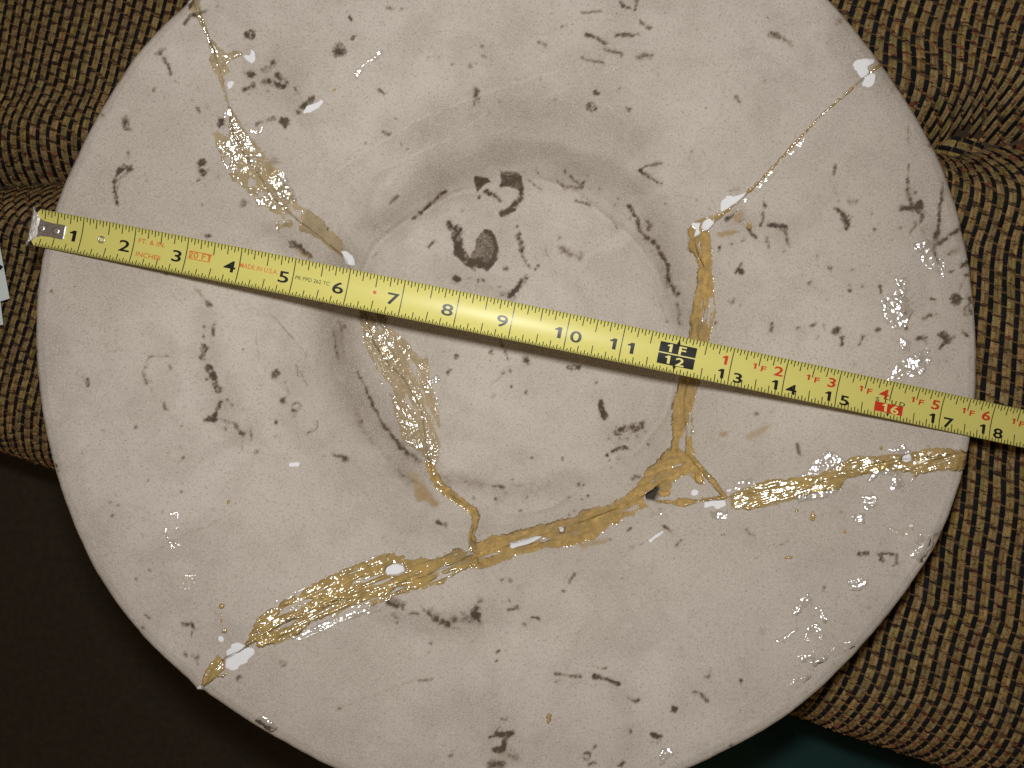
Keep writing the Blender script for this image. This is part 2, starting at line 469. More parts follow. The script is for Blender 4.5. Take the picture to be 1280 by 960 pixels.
S((252.7, 203), 4.6, .9); S((252.7, 216.5), 3.8, .9); S((247, 226), 1.8, .8); dots(1.3, .7, (259.5, 211), (273, 221)); S((257, 232), 2.2, .4); S((254, 256), 1.8, .7)
S((260, 294), 2.8, .8); S((305, 254), 3.6, .7, soft=2); S((198, 246), 2.3, .35); S([(181, 219), (184, 226)], 1.2, .45); S((244, 237), 1.4, .35)
S([(363, 305), (375, 309), (388, 321)], 3.0, .85, 2.2); S((345, 201.6), 3.6, .4, soft=3); S((337, 212), 4, .3, soft=3)
S([(484, 10), (491, 9)], 2, .55); S((502, 11), 1.7, .5); dots(1.1, .7, (640, 27.5), (703.6, 34), (715.6, 29), (694, 124), (675, 100), (493, 148), (501, 180), (458, 180))
S([(726, 16), (750, 14.5)], 1.2, .7); S([(776, 2), (781, 7), (793, 12), (796, 2)], 1.5, .85); S([(801.6, 29), (812, 34)], 1.8, .85); S([(734.5, 43), (757, 53)], 2, .9)
S([(770.6, 43.6), (798, 43)], 1.5, .85); S([(755, 62), (777.5, 67)], 1.8, .6); S((776, 68), 2.6, .65); S([(798, 70.5), (813.6, 68.7)], 2.4, .6, soft=2); S([(726, 73), (755, 80)], 1.1, .65)
S([(674, 53), (683, 56.7)], 2.4, .5); S((602, 57), 1.8, .5); S((605.6, 70.5), 2, .6); S((587, 84), 2.4, .55); S((594.6, 80), 1, .7)
dots(1.2, .6, (490.5, 69.5), (535, 71.5), (563.7, 80.4), (548, 71)); S([(595, 114), (594, 127)], 4.0, .7, 3.0, soft=2); S([(607, 127), (611, 141)], .8, .5); S((625, 128), 2, .35)
S((745, 115), 3.0, .85); S((739, 134), 4.6, .7, soft=2); S((786, 137), 2.3, .65); S([(475, 113), (481, 118)], 1.8, .7); S([(480, 165), (487, 167)], 2.0, .6)
S([(516, 275), (525, 267), (536, 256), (548, 247), (556, 240)], 1.3, .95, 1.8); S([(489, 253), (497, 246)], 1.8, .6); S([(466, 323), (471, 315)], .9, .6); S([(536, 307), (543, 302)], 2, .7)
S([(607.5, 239), (615, 244), (626, 251)], 1.9, .95); S((599, 246), 2, .8); S([(653, 233), (650, 248), (641, 262), (628, 266)], 2.2, .9, 3.4); S((577.5, 264), 1.8, .5); S((613, 267), 4, .25, soft=3)
S([(571, 287), (571, 300), (575, 316), (585, 327), (602, 329)], 4.6, 1.0, 5); S([(560.6, 280), (564, 285)], 2.7, .9)
S([(647, 293), (651.6, 306), (654, 321), (660, 334)], 2.6, .75, 1.0, soft=2); S([(656, 348), (647, 359), (637, 369)], 2.6, .9, soft=2); S([(625, 368), (640, 372)], 4, .45, soft=4)
S((571, 350), 3.6, .95); S([(629.5, 336), (635, 334)], 1.3, .9); dots(1.4, .8, (594, 337), (587, 348), (599, 351.6), (605.6, 351), (622.5, 358), (646.5, 283), (669, 337), (672, 333))
S((698.5, 297), 2.3, .7); S([(703, 312), (714, 317.5), (724.7, 319)], 3.8, .55, soft=3.5)
S([(696.6, 225.6), (707, 238), (714, 234), (727.5, 235), (730, 228)], 1.4, .75); S([(712.5, 220), (720, 226), (727, 233)], 1.3, .75); S([(720, 250), (737, 257.5)], 1.6, .7)
dots(1.2, .7, (672, 211.6), (672, 216), (655, 216), (706, 214), (735, 219), (748, 236), (768, 256), (773, 249)); S([(660, 224.7), (678, 237)], .8, .75); S([(763, 269), (772, 285.6)], .9, .6); S([(682.5, 312), (688, 327)], .7, .5)
S([(799, 212.5), (810.6, 206), (827.5, 204)], 1.5, .75, .9); S([(799, 212.5), (807, 219), (816, 224), (827, 229)], 2.1, .85, .7); S((815, 214), 6, .22, soft=4)
S([(786, 257.5), (795.6, 272.5), (801, 289), (812.5, 299), (820, 306), (831, 325), (835, 332.5), (834, 347.5), (840, 357), (847, 368)], 1.6, .85, 2.2); S([(805, 275), (814, 282), (809, 289)], 1.3, .8)
S((795.6, 272), 2.2, .85); S((808, 297), 3, .6, soft=2); S((835, 349), 3, .7); S([(846, 380), (850, 389.5), (849, 404)], 1.5, .7); dots(1.3, .7, (814, 314), (828, 337), (835, 359), (789, 273), (833, 402)); S([(826, 383), (832, 396)], .8, .5)
S((924, 339), 3.4, .9); S([(919, 341), (927, 330)], 1.5, .7); S([(899, 309), (899, 313)], 1.5, .8); dots(1.2, .7, (920, 314), (915, 306), (872, 249), (831, 255), (886, 262), (929, 301), (921, 264))
S((919, 239), 5, .3, soft=3); S((914, 237.5), 1.5, .6); S([(908, 274), (915.6, 270)], 1.8, .8); S((927, 275), 2.8, .7); S([(934, 286), (940, 293), (945, 296.6)], 1.8, .75); S((955, 256), 2.4, .8)
S([(954.6, 267), (951, 281)], 1.8, .7); S([(961, 280.6), (974, 283), (981, 286)], 1.6, .85, 3.4); S([(981, 286), (984, 298), (987, 309)], 1.8, .7, 1.0); S((980, 315), 1.5, .6); S((992, 277), 3, .3, soft=3)
S([(959, 298), (959.5, 309)], 2, .7); S([(913, 378), (918, 374)], 1.8, .65); S((926, 381), 1, .6); S((894, 403), 2, .7); S((1013, 355), 1.9, .65)
S([(1045, 260), (1051.6, 265), (1056, 274), (1058, 284)], 1.6, .95, 2.6); S([(1055, 272), (1063, 273)], 3.0, .9, 2); S((1064, 252), 4, .4, soft=3); S((1049, 251), 1.2, .6); S((1071, 252), 1.4, .6); S([(1038.5, 225), (1045, 244)], .8, .4); S([(1043, 218), (1045, 207)], 1.8, .6)
S([(1136, 157), (1136, 180)], .8, .6); S([(1136, 205), (1135, 222), (1136, 242), (1140.6, 257), (1148, 263)], .9, .8, 2.4); S((1150, 257), 4.6, .9); S([(1150, 254), (1153, 269), (1151, 275)], 2.3, .8, 1.5); S((1144, 240.6), 2, .85)
S((1129, 260), 3.6, .7, soft=2); S([(1129, 260), (1140, 262)], 2.6, .8); S((1144, 278), 1.9, .8); S([(1144, 283), (1137, 291)], 1.1, .7); S((1125.6, 284), 1.5, .8); S([(1153, 285), (1154, 296)], 1, .4)
S([(1178, 228), (1177, 244), (1173.5, 274), (1170, 302)], .9, .9, 2.0); S([(1169, 304), (1167, 312), (1170, 319), (1172.5, 332)], 2.1, .75, .7); S([(1173.5, 305), (1185, 297), (1201.6, 284.7)], 1.3, .95, 2.1)
S((1185.6, 317), 1.7, .8); S((1193, 314), 4, .4, soft=3); S([(1202, 330), (1210, 329)], 2.6, .85); S([(1187, 341), (1192, 338)], 1.6, .8); S([(1206, 344), (1210, 342)], 1.4, .8)
S((1195, 374.7), 6.0, .92); S([(1199, 362), (1201, 355)], 1.4, .5); S([(1205, 372), (1209, 368), (1214, 378)], 1.7, .85); S([(1206, 386), (1212, 383), (1214, 391), (1208, 394), (1206, 386)], 1.4, .8)
S([(1165, 374), (1169, 376)], 1.4, .8); S([(1155, 397), (1162, 393)], 1.6, .7); S([(1167, 394), (1171, 392)], 1, .6); S((1093.7, 287.5), 2, .7); S((1087, 294), 1.2, .5); S((1065.6, 336), 1.3, .6); S([(1036, 333), (1039, 341)], 1.4, .7)
S([(1060, 357), (1062, 359), (1063, 364)], 1.5, .75); S((1078, 358), 1.3, .75); S([(1100, 358), (1101, 365)], 1.4, .85); dots(.9, .6, (1050.6, 289), (1082.5, 261.6), (1089, 268), (1060, 388), (1004, 343), (1021, 321), (1022, 193))
S([(1015, 407), (1019, 403)], 2.0, .65); S([(1029, 405), (1029.5, 411)], .9, .6); S((1022.5, 421), 1.9, .6); S((1046, 414), 4.2, .85, soft=2); S([(1053, 422), (1051, 432)], 1.7, .8); S([(1078, 421), (1072, 432)], 1.4, .85, 1.0); S((1097.5, 412.5), 2.1, .75)
S((1132, 392), 1.8, .8); S((1133, 410.6), 1.7, .8); S([(1147, 424), (1156, 421)], 1.7, .9); S([(1153, 424), (1159, 431)], .9, .6); S([(1178, 419), (1184, 425)], 3.6, .85, soft=1.8); S([(1180, 428), (1174, 436)], 1.6, .8); S((1191, 421), 1.8, .6); S([(1204, 414), (1209, 420)], 1.6, .85); S((1182, 450), 1.3, .6); S((1068, 456), 2, .35)
S([(964, 403), (964, 413)], 1.8, .65); S((998, 410), 2, .6); S([(996, 555), (997, 562), (1000, 567)], 1.8, .6); S((979, 566), 1.3, .6); S((946.5, 518), 1.8, .6); S((964, 514), 2, .35)
S([(244, 358.6), (252, 369), (261, 378)], 1.4, .45, 3.0, soft=2); S((261.7, 381), 3.4, .65, soft=2); S((256, 408), 1.9, .8); S([(268, 406), (267, 419)], 1.1, .75); S((255, 420.5), 1.6, .75); S([(256, 434), (252, 447)], 3.8, .85, 2.4)
S([(261, 460), (267, 472)], 4.0, .9, 3.2); S((258, 474), 1.6, .7); S([(268, 476), (272.7, 488)], 2.0, .8, 4.2); S([(276, 503), (271, 514), (264, 523)], 2.0, .95, 3.2); S([(256, 525), (269, 525)], 1.8, .8)
S([(276, 524), (293.5, 529), (304, 544)], 1.4, .6, 2.2); S([(297, 532), (304, 543)], 2.0, .5, soft=2); S([(285, 501), (291, 506)], 1.3, .7); S((282, 536), 1.6, .5)
S([(210, 445.6), (199, 444), (188, 447), (181, 454), (179, 465), (183, 478), (190.6, 488)], .9, .6, 1.1); S([(184, 452), (181, 462), (184, 476)], 1.8, .4, soft=2); S([(206, 506), (208, 512)], 2.1, .75); S([(212, 458), (215, 464)], 1.3, .65); S((248.6, 506), 1.2, .4)
for rx, ry, rr_, s_ in [(220, 568, 10, .35), (370, 508, 5, .75), (101, 467, 5, .35), (141, 434, 7, .3), (227, 369, 8, .28), (220, 419, 20, .2), (354, 829, 3, .5), (734, 945.5, 4, .8), (739, 134, 5, .5), (780, 118, 9, .18), (1003, 122, 14, .15), (295, 648, 9, .3)]:
    S([(rx + rr_ * math.cos(a), ry + rr_ * math.sin(a)) for a in np.linspace(0, 5.6, 14)], .9 if s_ < .5 else 1.5, s_)
S((223, 559), 1.3, .7); S((229.6, 572), 1.9, .55); S((344, 468.6), 3.8, .85); S((354.7, 500), 3.4, .7); S((367, 519), 3, .4, soft=3); S((346, 527.7), 1.5, .85)
S([(416, 567), (425, 571), (433, 574)], 1.8, .7, 2.6); S([(398, 526), (396, 535), (383, 542)], .9, .6); S([(372, 456), (373, 472)], .9, .6); S([(376, 465), (384, 480)], .8, .5); S([(357, 478), (360, 491)], .8, .5)
S([(341.6, 393), (359, 415), (379, 437), (389.7, 461)], 1.2, .4); S([(322, 408), (321, 430), (323, 456)], .9, .35); S((321, 564), 2, .6); S([(313, 537), (315, 548)], 1.1, .6); S([(303, 552), (303, 562)], .9, .5); dots(1.3, .7, (228, 532), (170, 534), (46, 439), (57, 352), (129, 539), (208, 343))
S((64.6, 365), 1.6, .8); S([(110, 474), (110, 481)], 1.5, .8); S([(418, 413), (420, 437), (423.6, 454)], 1.5, .6); S((431, 408), 2, .6); S([(425, 400), (428, 425)], 1.6, .45); S((344, 545), 3, .3, soft=3)
dots(1.4, .7, (137, 628), (147.5, 631), (141, 644), (226.7, 614), (179, 785), (171, 724), (188, 713), (185, 600)); S((204, 639), 1.8, .5); S([(229, 780), (238, 779), (244, 786)], 2.2, .8, 1.2); S([(240, 790), (239, 796)], .9, .6); S([(183, 769), (187, 773)], 1.6, .65); S([(70, 581), (73, 587)], 1.6, .65)
S([(226, 670), (250, 662), (276, 650)], .7, .4); S([(232, 818), (246, 822)], 2.3, .6, soft=2); S([(247, 812), (248, 832)], .8, .6); S((299, 848), 3.0, .75); S((307, 857), 1.2, .5); S((424.5, 886), 1.4, .8); S([(424, 886), (470, 868), (520, 850)], .7, .35)
S([(484, 752), (494, 757), (503, 759)], 1.8, .8, 2.2); S([(489, 748), (503, 755)], 3, .5, soft=3); S([(490, 769), (498, 773)], 1.5, .65); S((497, 778.5), 1.7, .75); S([(511, 768), (522, 768)], 1.3, .65)
S([(529, 761), (540, 770), (549, 778), (560, 780)], 1.6, .85, 2.8); S([(537, 763), (549, 770)], 3, .4, soft=3); S([(568, 774), (589, 774)], 3.4, .65, soft=3); S((579, 768), 2.6, .6); S([(593, 766), (597, 771)], 3.8, .95); S((600, 750), 2.8, .85); S((597, 760), 2.6, .75); S((598, 776), 5, .4, soft=4); S([(560, 783), (575, 787)], 1, .4)
S([(636.6, 763), (645, 760.6)], 1.9, .7); S([(635, 747), (638, 752)], 1, .6); S((645, 757), 1.2, .7); S((540, 804), 1.6, .75); S((537, 816), 1.1, .5); S((628, 724), 1.3, .8); S((637.5, 725), 2.2, .5); S((650, 735), 4, .25, soft=3); dots(1.5, .85, (622.5, 815), (620, 826), (655, 781)); S([(547, 652), (555, 657)], 2.0, .85)
dots(1.4, .85, (619, 624), (651, 639), (703, 573), (722, 606), (710.6, 621), (659, 623), (666, 573)); dots(1.3, .6, (730, 606), (820, 588), (684, 606), (640, 600)); S([(625, 606), (630, 610)], 1.4, .7); S([(616, 607), (622, 607)], 1, .7); S((560, 600), 2.3, .5, soft=2); S((592, 622), 2.3, .5, soft=2); S((582, 602), 1.5, .55); S((632, 617), 1.2, .6)
S([(601, 605.6), (640, 606), (669, 604.7)], .7, .5); S([(553, 596), (575, 602), (601, 606)], 4, .3, soft=5); S([(622, 627), (642, 630)], 2, .3, soft=3)
S([(447, 465), (450.6, 472.5), (460, 491), (467.5, 510), (482.5, 536), (492, 544), (501, 559), (512.5, 568), (524, 577)], .9, .9, 1.7); S([(475, 528), (492, 546), (512, 570)], 2.4, .55, 4, soft=4); S((449, 529), 3.4, .5, soft=3); S([(440, 508), (455, 540), (490, 577), (512, 604)], 2.8, .35, 3, soft=4); S([(506, 595), (523, 604)], 1.6, .5, soft=2)
S([(569, 447), (572, 443)], 1.1, .9); S([(559, 466), (563, 463)], 1.6, .9); S((614, 441), 2, .8); S([(626, 426), (631, 437), (636, 450)], 1.1, .85, .6); S((637, 463), 1.8, .85); S((658, 451), 3.8, .8, soft=2); S([(713, 459), (723, 459)], 2.6, .8); dots(1.4, .8, (639.5, 485), (745, 478), (629, 466)); S((657.6, 490.6), 1.8, .8)
S([(751, 505), (753, 512), (756, 522)], 3.2, .98, 2.6); S([(772, 541), (778, 537)], 2.8, .85); S([(612, 485), (616, 478), (626, 472)], 1.2, .35); S([(614, 497), (620, 492)], 1.8, .3)
S([(804, 531), (792, 532), (781, 536)], 2.6, .85, 2.6, soft=2); S((804, 533), 2.6, .7); S([(792, 539), (800, 536)], 1.6, .7); S((807.5, 539), 1.8, .6); S([(766, 563), (774, 559), (782, 561.5)], 2.0, .9); S((759, 570), 2, .85); S([(770, 574), (778, 573)], 1.6, .55)
dots(1.2, .75, (784, 548), (730, 606), (789, 541), (776, 549), (762, 548), (797, 545), (770, 532), (760, 577), (764, 584)); dots(1.5, .85, (727, 624), (734, 621), (718, 639), (731.6, 638), (711, 644)); S([(791, 598), (799, 595)], 1.8, .55); S([(783, 664), (788, 660)], 1.6, .75); S([(830, 657.5), (835, 661), (840, 665)], 1.5, .85); S([(845, 682), (850, 676)], 1.1, .6); S((789, 685), 3, .4, soft=2); S((761.6, 674), 1.5, .6); S((725, 671), 2, .5); S((809, 555), 1.6, .7); S((802, 680), 1.3, .5)
S([(718, 716), (712, 729)], 1.1, .65); S([(712, 716), (705, 726)], .8, .4); S((703, 739), 1.9, .75); S([(666, 772), (673, 772)], 1.5, .85); S([(538.6, 850), (523, 852)], 1.5, .65); S([(695, 842), (710, 844), (726, 847)], 1.6, .7, 1.2); S([(741, 845), (757, 850), (774, 855.6)], 1.8, .98, 1.9); S([(748, 834), (757, 834)], 1, .75); S([(786, 873), (793, 877), (799, 874)], 1.5, .7); S([(692, 852), (706, 851)], 1, .5); S((843, 886), 2.8, .75)
S([(626, 899), (633, 899)], 1.3, .75); S([(622, 916), (630, 918), (638, 918)], 3.2, .98); S([(632, 920), (630, 934)], 2.3, .95); S([(619, 938), (630, 936)], 3.6, .98); S([(612, 921), (620, 920)], 1.2, .8); S([(630, 940), (645, 948)], 5, .45, soft=5); S([(614, 956), (626, 955)], 4, .75, soft=3); S((744.6, 934), 1.9, .8); S([(737, 955), (743, 954)], 1.5, .85); S([(775, 956), (781, 954)], 1.4, .85); S((788, 915), 2.3, .8)
S([(815, 919), (825, 921)], 2.2, .88); S([(814, 927), (820, 930), (826, 925)], 1.2, .6); S((843.6, 887), 2.8, .85); S([(868, 864), (878, 869), (883, 875)], 1.0, .7, 2.6); S((563, 945), 1.8, .6); S((563, 940), 1, .5)
S([(1076, 693), (1085, 691)], 2.2, .8); S((1103, 699), 3.2, .88); S([(1100, 694), (1110, 692), (1121, 694), (1122, 703), (1117, 706)], 1.5, .75); S([(1175, 660), (1166, 678)], 2, .5, soft=2); S([(1031, 735), (1030, 739)], 1.2, .9); S((1031, 778), 1.6, .7); S((953, 791), 4, .3, soft=3); S((926, 852), 2.2, .85); S([(881, 847), (886, 846), (888, 836)], 1.2, .65); S((914, 931), 1.8, .6); S([(1072, 745), (1078, 757), (1090, 760)], .9, .4); S([(970, 683), (977, 681), (985, 678)], .9, .55); S([(1043, 748), (1046, 757)], 1, .35)
S([(965, 42), (976, 46), (988, 55)], 2.2, .75, 1.8, soft=2.5); S((1048, 26), 3.6, .45, soft=3); S([(920, 120), (923, 127)], 1.2, .65); dots(1, .5, (927, 137), (913, 113), (930, 108), (861, 200)); S((1163, 181), 1.5, .6); S([(1155, 188), (1163, 187)], 1.5, .3); S([(934, 662), (938, 668), (944, 671)], 1.2, .5); S([(1051, 640), (1055, 641)], 1.5, .5)
for i in range(55):        # the rest of the fine peppering
    a = rng.random() * 6.283; q = math.sqrt(rng.random()) * 560
    S((636 + q * math.cos(a), 425 + q * math.sin(a)), .6 + .6 * rng.random() ** 2, .35 + .4 * rng.random())

POLYST = [([(594, 219), (600, 221), (611, 223), (614, 228), (605, 232), (601, 237), (596, 241), (594, 229)], .92),
          ([(625, 211.5), (629, 215), (645, 215), (654, 221), (654, 235), (650.6, 239), (638, 236), (625, 233.5)], .80),
          ([(605.6, 286.6), (614, 287.5), (619.7, 297), (623.4, 312), (621.6, 325), (613, 336), (608.4, 340), (600, 334), (592.5, 329.7), (585, 327), (592.5, 312), (595, 299), (600, 291)], .62),
          ([(604, 287), (614, 287.5), (620, 297), (623, 312), (621, 325), (612, 337), (608, 340), (606, 333), (614, 322), (617, 310), (613, 296), (606, 293)], .95)]

def z2(ox, oy, sc, pts): return [(ox + a / sc, oy + b_ / sc) for a, b_ in pts]
WHITE = [z2(840, 0, 2.909, [(665, 225), (700, 215), (733, 218), (732, 228), (705, 240), (715, 262), (705, 280), (690, 282), (665, 250), (660, 238)]),
         z2(840, 0, 2.909, [(700, 290), (720, 268), (738, 275), (735, 300), (715, 318), (692, 312)]),
         z2(840, 0, 2.909, [(180, 735), (200, 712), (225, 718), (250, 710), (268, 702), (262, 715), (230, 740), (205, 755), (180, 768)]),
         z2(790, 230, 5.333, [(475, 255), (515, 235), (545, 265), (510, 305), (480, 305), (468, 285)]),
         z2(790, 230, 5.333, [(400, 262), (450, 262), (440, 300), (450, 325), (420, 345), (430, 300)]),
         z2(240, 690, 5.333, [(235, 660), (260, 640), (270, 615), (310, 605), (355, 622), (330, 650), (290, 675), (240, 690)]),
         z2(240, 690, 5.333, [(230, 720), (290, 690), (370, 640), (405, 650), (410, 680), (375, 710), (360, 740), (310, 750), (300, 785), (260, 785), (225, 770)]),
         z2(240, 690, 5.333, [(178, 565), (200, 560), (212, 580), (200, 597), (178, 590)]),
         z2(470, 540, 5.333, [(895, 745), (940, 733), (1060, 698), (1100, 698), (1060, 724), (1000, 747), (905, 772)]),
         z2(470, 540, 5.333, [(72, 925), (80, 905), (120, 880), (175, 890), (187, 920), (150, 945), (80, 945)]),
         z2(470, 540, 5.333, [(1225, 640), (1250, 638), (1248, 660), (1230, 660)]),
         z2(680, 530, 5.333, [(1070, 520), (1200, 508), (1208, 545), (1150, 565), (1130, 545), (1075, 550)]),
         z2(680, 530, 5.333, [(985, 445), (1005, 437), (1028, 450), (1020, 470), (1000, 475), (986, 466)]),
         z2(680, 530, 5.333, [(1215, 438), (1245, 436), (1240, 450), (1220, 452)]),
         z2(680, 530, 5.333, [(697, 778), (745, 742), (788, 712), (793, 720), (750, 752), (703, 788)]),
         z2(220, 0, 5.333, [(848, 748), (880, 708), (940, 688), (970, 666), (983, 680), (940, 717), (905, 742), (855, 754)]),
         z2(220, 0, 5.333, [(495, 328), (520, 350), (530, 395), (505, 420), (485, 406), (455, 376), (490, 373), (502, 360)]),
         z2(240, 150, 5.333, [(998, 878), (1030, 878), (1062, 903), (1088, 965), (1040, 965), (1022, 920)]),
         z2(220, 0, 5.333, [(345, 552), (370, 540), (385, 550), (375, 580), (355, 590)]),
         [(362, 580), (368, 578), (374, 579), (373, 583), (363, 583)],
         [(253, 861), (247, 866), (243, 863), (250, 857)],
         [(231, 0), (238, -3), (240, 1), (234, 4)],
         [(1129, 571), (1136, 568), (1139, 574), (1133, 577), (1128, 575)]]
# pale scrapes and scars in the skin of the plaster
SCRAPE = [([(322, 405), (326, 440), (324, 462), (345, 480), (356, 490)], 1.2), ([(341, 390), (380, 436), (391, 463)], 1.3), ([(470, 560), (505, 610), (520, 625)], 1.2), ([(531, 597), (540, 608), (552, 619)], 1.4), ([(552, 670), (560, 690)], 1.2),
          ([(548, 645), (580, 678)], 1.0), ([(420, 215), (520, 150), (640, 105), (700, 88)], 1.6), ([(470, 215), (560, 175), (610, 140)], 1.2), ([(420, 400), (413, 415)], 1.0), ([(680, 298), (682, 275), (720, 288), (745, 305)], 1.0), ([(606, 710), (618, 727), (628, 742)], 1.3),
          ([(622, 712), (630, 698), (636, 688)], 1.6), ([(643, 694), (640, 708)], 1.3), ([(748, 120), (790, 160)], 1.3), ([(545, 735), (560, 745)], 1.2), ([(520, 720), (530, 745)], 1.0), ([(225, 130), (228, 60), (180, 110)], 1.0)]
_rs = np.random.default_rng(23)
for _i in range(46):        # hair scratches and faint tool arcs left in the skin
    _a, _q = _rs.random() * 6.283, math.sqrt(_rs.random()) * 545
    _x, _y = 636 + _q * math.cos(_a), 425 + _q * math.sin(_a)
    _l, _h, _c = _rs.uniform(8, 46), _rs.uniform(0, 6.283), _rs.normal(0, .02)
    SCRAPE.append(([(_x + _l * _t * math.cos(_h + _c * _l * _t), _y + _l * _t * math.sin(_h + _c * _l * _t)) for _t in (-.5, -.25, 0, .25, .5)], _rs.uniform(.5, 1.1)))
TANP = [([(519, 612), (530, 605), (540, 618), (549, 630), (545, 634), (530, 626), (520, 626)], .8), ([(506, 588), (520, 592), (532, 606), (520, 612)], .5), ([(930, 545), (950, 535), (965, 530), (955, 540), (938, 550)], .5), ([(900, 541), (912, 540), (908, 546), (900, 545)], .8),
        ([(895, 291), (912, 288), (925, 290), (915, 295), (900, 295)], .8), ([(915, 272), (928, 262), (930, 270), (920, 280)], .6), ([(372, 312), (384, 318), (388, 322), (376, 318)], .8), ([(722, 680), (760, 672), (758, 678), (730, 687)], .6), ([(1093, 75), (1108, 70), (1106, 82), (1094, 88)], .3)]

# ------------------------------------------------------------------ the dish
DX = 0.00066
gx = np.arange(CX - R0 - .004, CX + R0 + .004, DX); gy = np.arange(CY - R0 - .004, CY + R0 + .004, DX)
GX, GY = np.meshgrid(gx, gy)
NX, NY = len(gx), len(gy)

def snap(GX, GY, pts, tol):
    lo, hi = pts.min(0) - .003, pts.max(0) + .003
    c0, c1 = np.searchsorted(gx, [lo[0], hi[0]]); r0, r1 = np.searchsorted(gy, [lo[1], hi[1]])
    if c1 <= c0 or r1 <= r0: return
    for k in range(len(pts) - 1):
        a, b_ = pts[k], pts[k + 1]
        l2 = np.minimum(a, b_) - 2 * tol; h2 = np.maximum(a, b_) + 2 * tol
        c0, c1 = np.searchsorted(gx, [l2[0], h2[0]]); r0, r1 = np.searchsorted(gy, [l2[1], h2[1]])
        if c1 <= c0 or r1 <= r0: continue
        X = GX[r0:r1, c0:c1]; Y = GY[r0:r1, c0:c1]
        dd = b_ - a; L2 = (dd ** 2).sum()
        if L2 == 0: continue
        t = np.clip(((X - a[0]) * dd[0] + (Y - a[1]) * dd[1]) / L2, 0, 1)
        qx, qy = a[0] + t * dd[0], a[1] + t * dd[1]
        m = np.hypot(X - qx, Y - qy) < tol
        X[m] = qx[m]; Y[m] = qy[m]

rr = np.hypot(GX - CX, GY - CY); tt = np.arctan2(GY - CY, GX - CX); ro = r_out(tt)
near = np.abs(rr - ro) < DX * .62
GX = np.where(near, CX + ro * np.cos(tt), GX); GY = np.where(near, CY + ro * np.sin(tt), GY)
for k_ in CR: snap(GX, GY, CR[k_], DX * .62)
rr = np.hypot(GX - CX, GY - CY); tt = np.arctan2(GY - CY, GX - CX); ro = r_out(tt)
INS = rr <= ro + 1e-6
GZ = dish_z(GX, GY)
PXX, PYY = as_photo(GX, GY, GZ)
WPX = PXX + 2.6 * fbm(PXX * .12, PYY * .12, 61, 4); WPY = PYY + 2.6 * fbm(PXX * .12 + 99, PYY * .12, 62, 4)
BRK = fbm(PXX * .22, PYY * .22, 63, 4)

def window(pts, m):
    P = np.array(pts, float)
    x0, y1 = ray_at(P[:, 0].min() - m, P[:, 1].min() - m, ZR - .06); x1, y0 = ray_at(P[:, 0].max() + m, P[:, 1].max() + m, ZR - .06)
    xa, yb = ray_at(P[:, 0].min() - m, P[:, 1].min() - m, ZR); xb, ya = ray_at(P[:, 0].max() + m, P[:, 1].max() + m, ZR)
    c0, c1 = np.searchsorted(gx, [min(x0, xa), max(x1, xb)]); r0, r1 = np.searchsorted(gy, [min(y0, ya), max(y1, yb)])
    return slice(r0, r1), slice(c0, c1)

GRM_SHD = np.zeros(GX.shape); STN = np.zeros(GX.shape); WHT = np.full(GX.shape, -9.0); TAN = np.zeros(GX.shape); SCR = np.zeros(GX.shape)
for pts, ra, rb, s, soft in ST:
    ra, rb, soft, s = ra * 1.32, rb * 1.32, soft * 2.1, s * .97
    w = window(pts, max(ra, rb) + 5 + soft)
    if STN[w].size == 0: continue
    n = max(2, len(pts)); rad = np.linspace(ra, rb, n)
    jig = .9 * min(max(ra, 1.0), 3) * vnoise(PXX[w] * .42, PYY[w] * .42, 77)
    d = seg_dist(WPX[w], WPY[w], pts, rad) + jig
    v = s * sstep(soft * .9, -soft * .9, d) * np.clip(.86 + .9 * BRK[w], .15, 1.0)
    v = np.maximum(v, .26 * s * sstep(4.5 + soft, -.5, d) * np.clip(.6 + BRK[w], 0, 1))
    STN[w] = np.maximum(STN[w], v) + .25 * np.minimum(STN[w], v)
for pts, s in POLYST:
    w = window(pts, 8); STN[w] = np.maximum(STN[w], (s * sstep(-1.3, 1.6, poly_sdf(WPX[w], WPY[w], pts))) * (1 - .25 * (vnoise(PXX[w] * .4, PYY[w] * .4, 5) + .5)))
for pts in WHITE:
    w = window(pts, 8); WHT[w] = np.maximum(WHT[w], .7 + poly_sdf(PXX[w] + .5 * (WPX[w] - PXX[w]), PYY[w] + .5 * (WPY[w] - PYY[w]), pts))
for pts, s in TANP:
    w = window(pts, 10); TAN[w] = np.maximum(TAN[w], s * sstep(-2.5, 2, poly_sdf(WPX[w], WPY[w], pts)))
for pts, r in SCRAPE:
    w = window(pts, 8); SCR[w] = np.maximum(SCR[w], .8 * sstep(r, -.5, seg_dist(WPX[w], WPY[w], pts) - r * .4) * (.6 + .8 * vnoise(PXX[w] * .3, PYY[w] * .3, 9)))
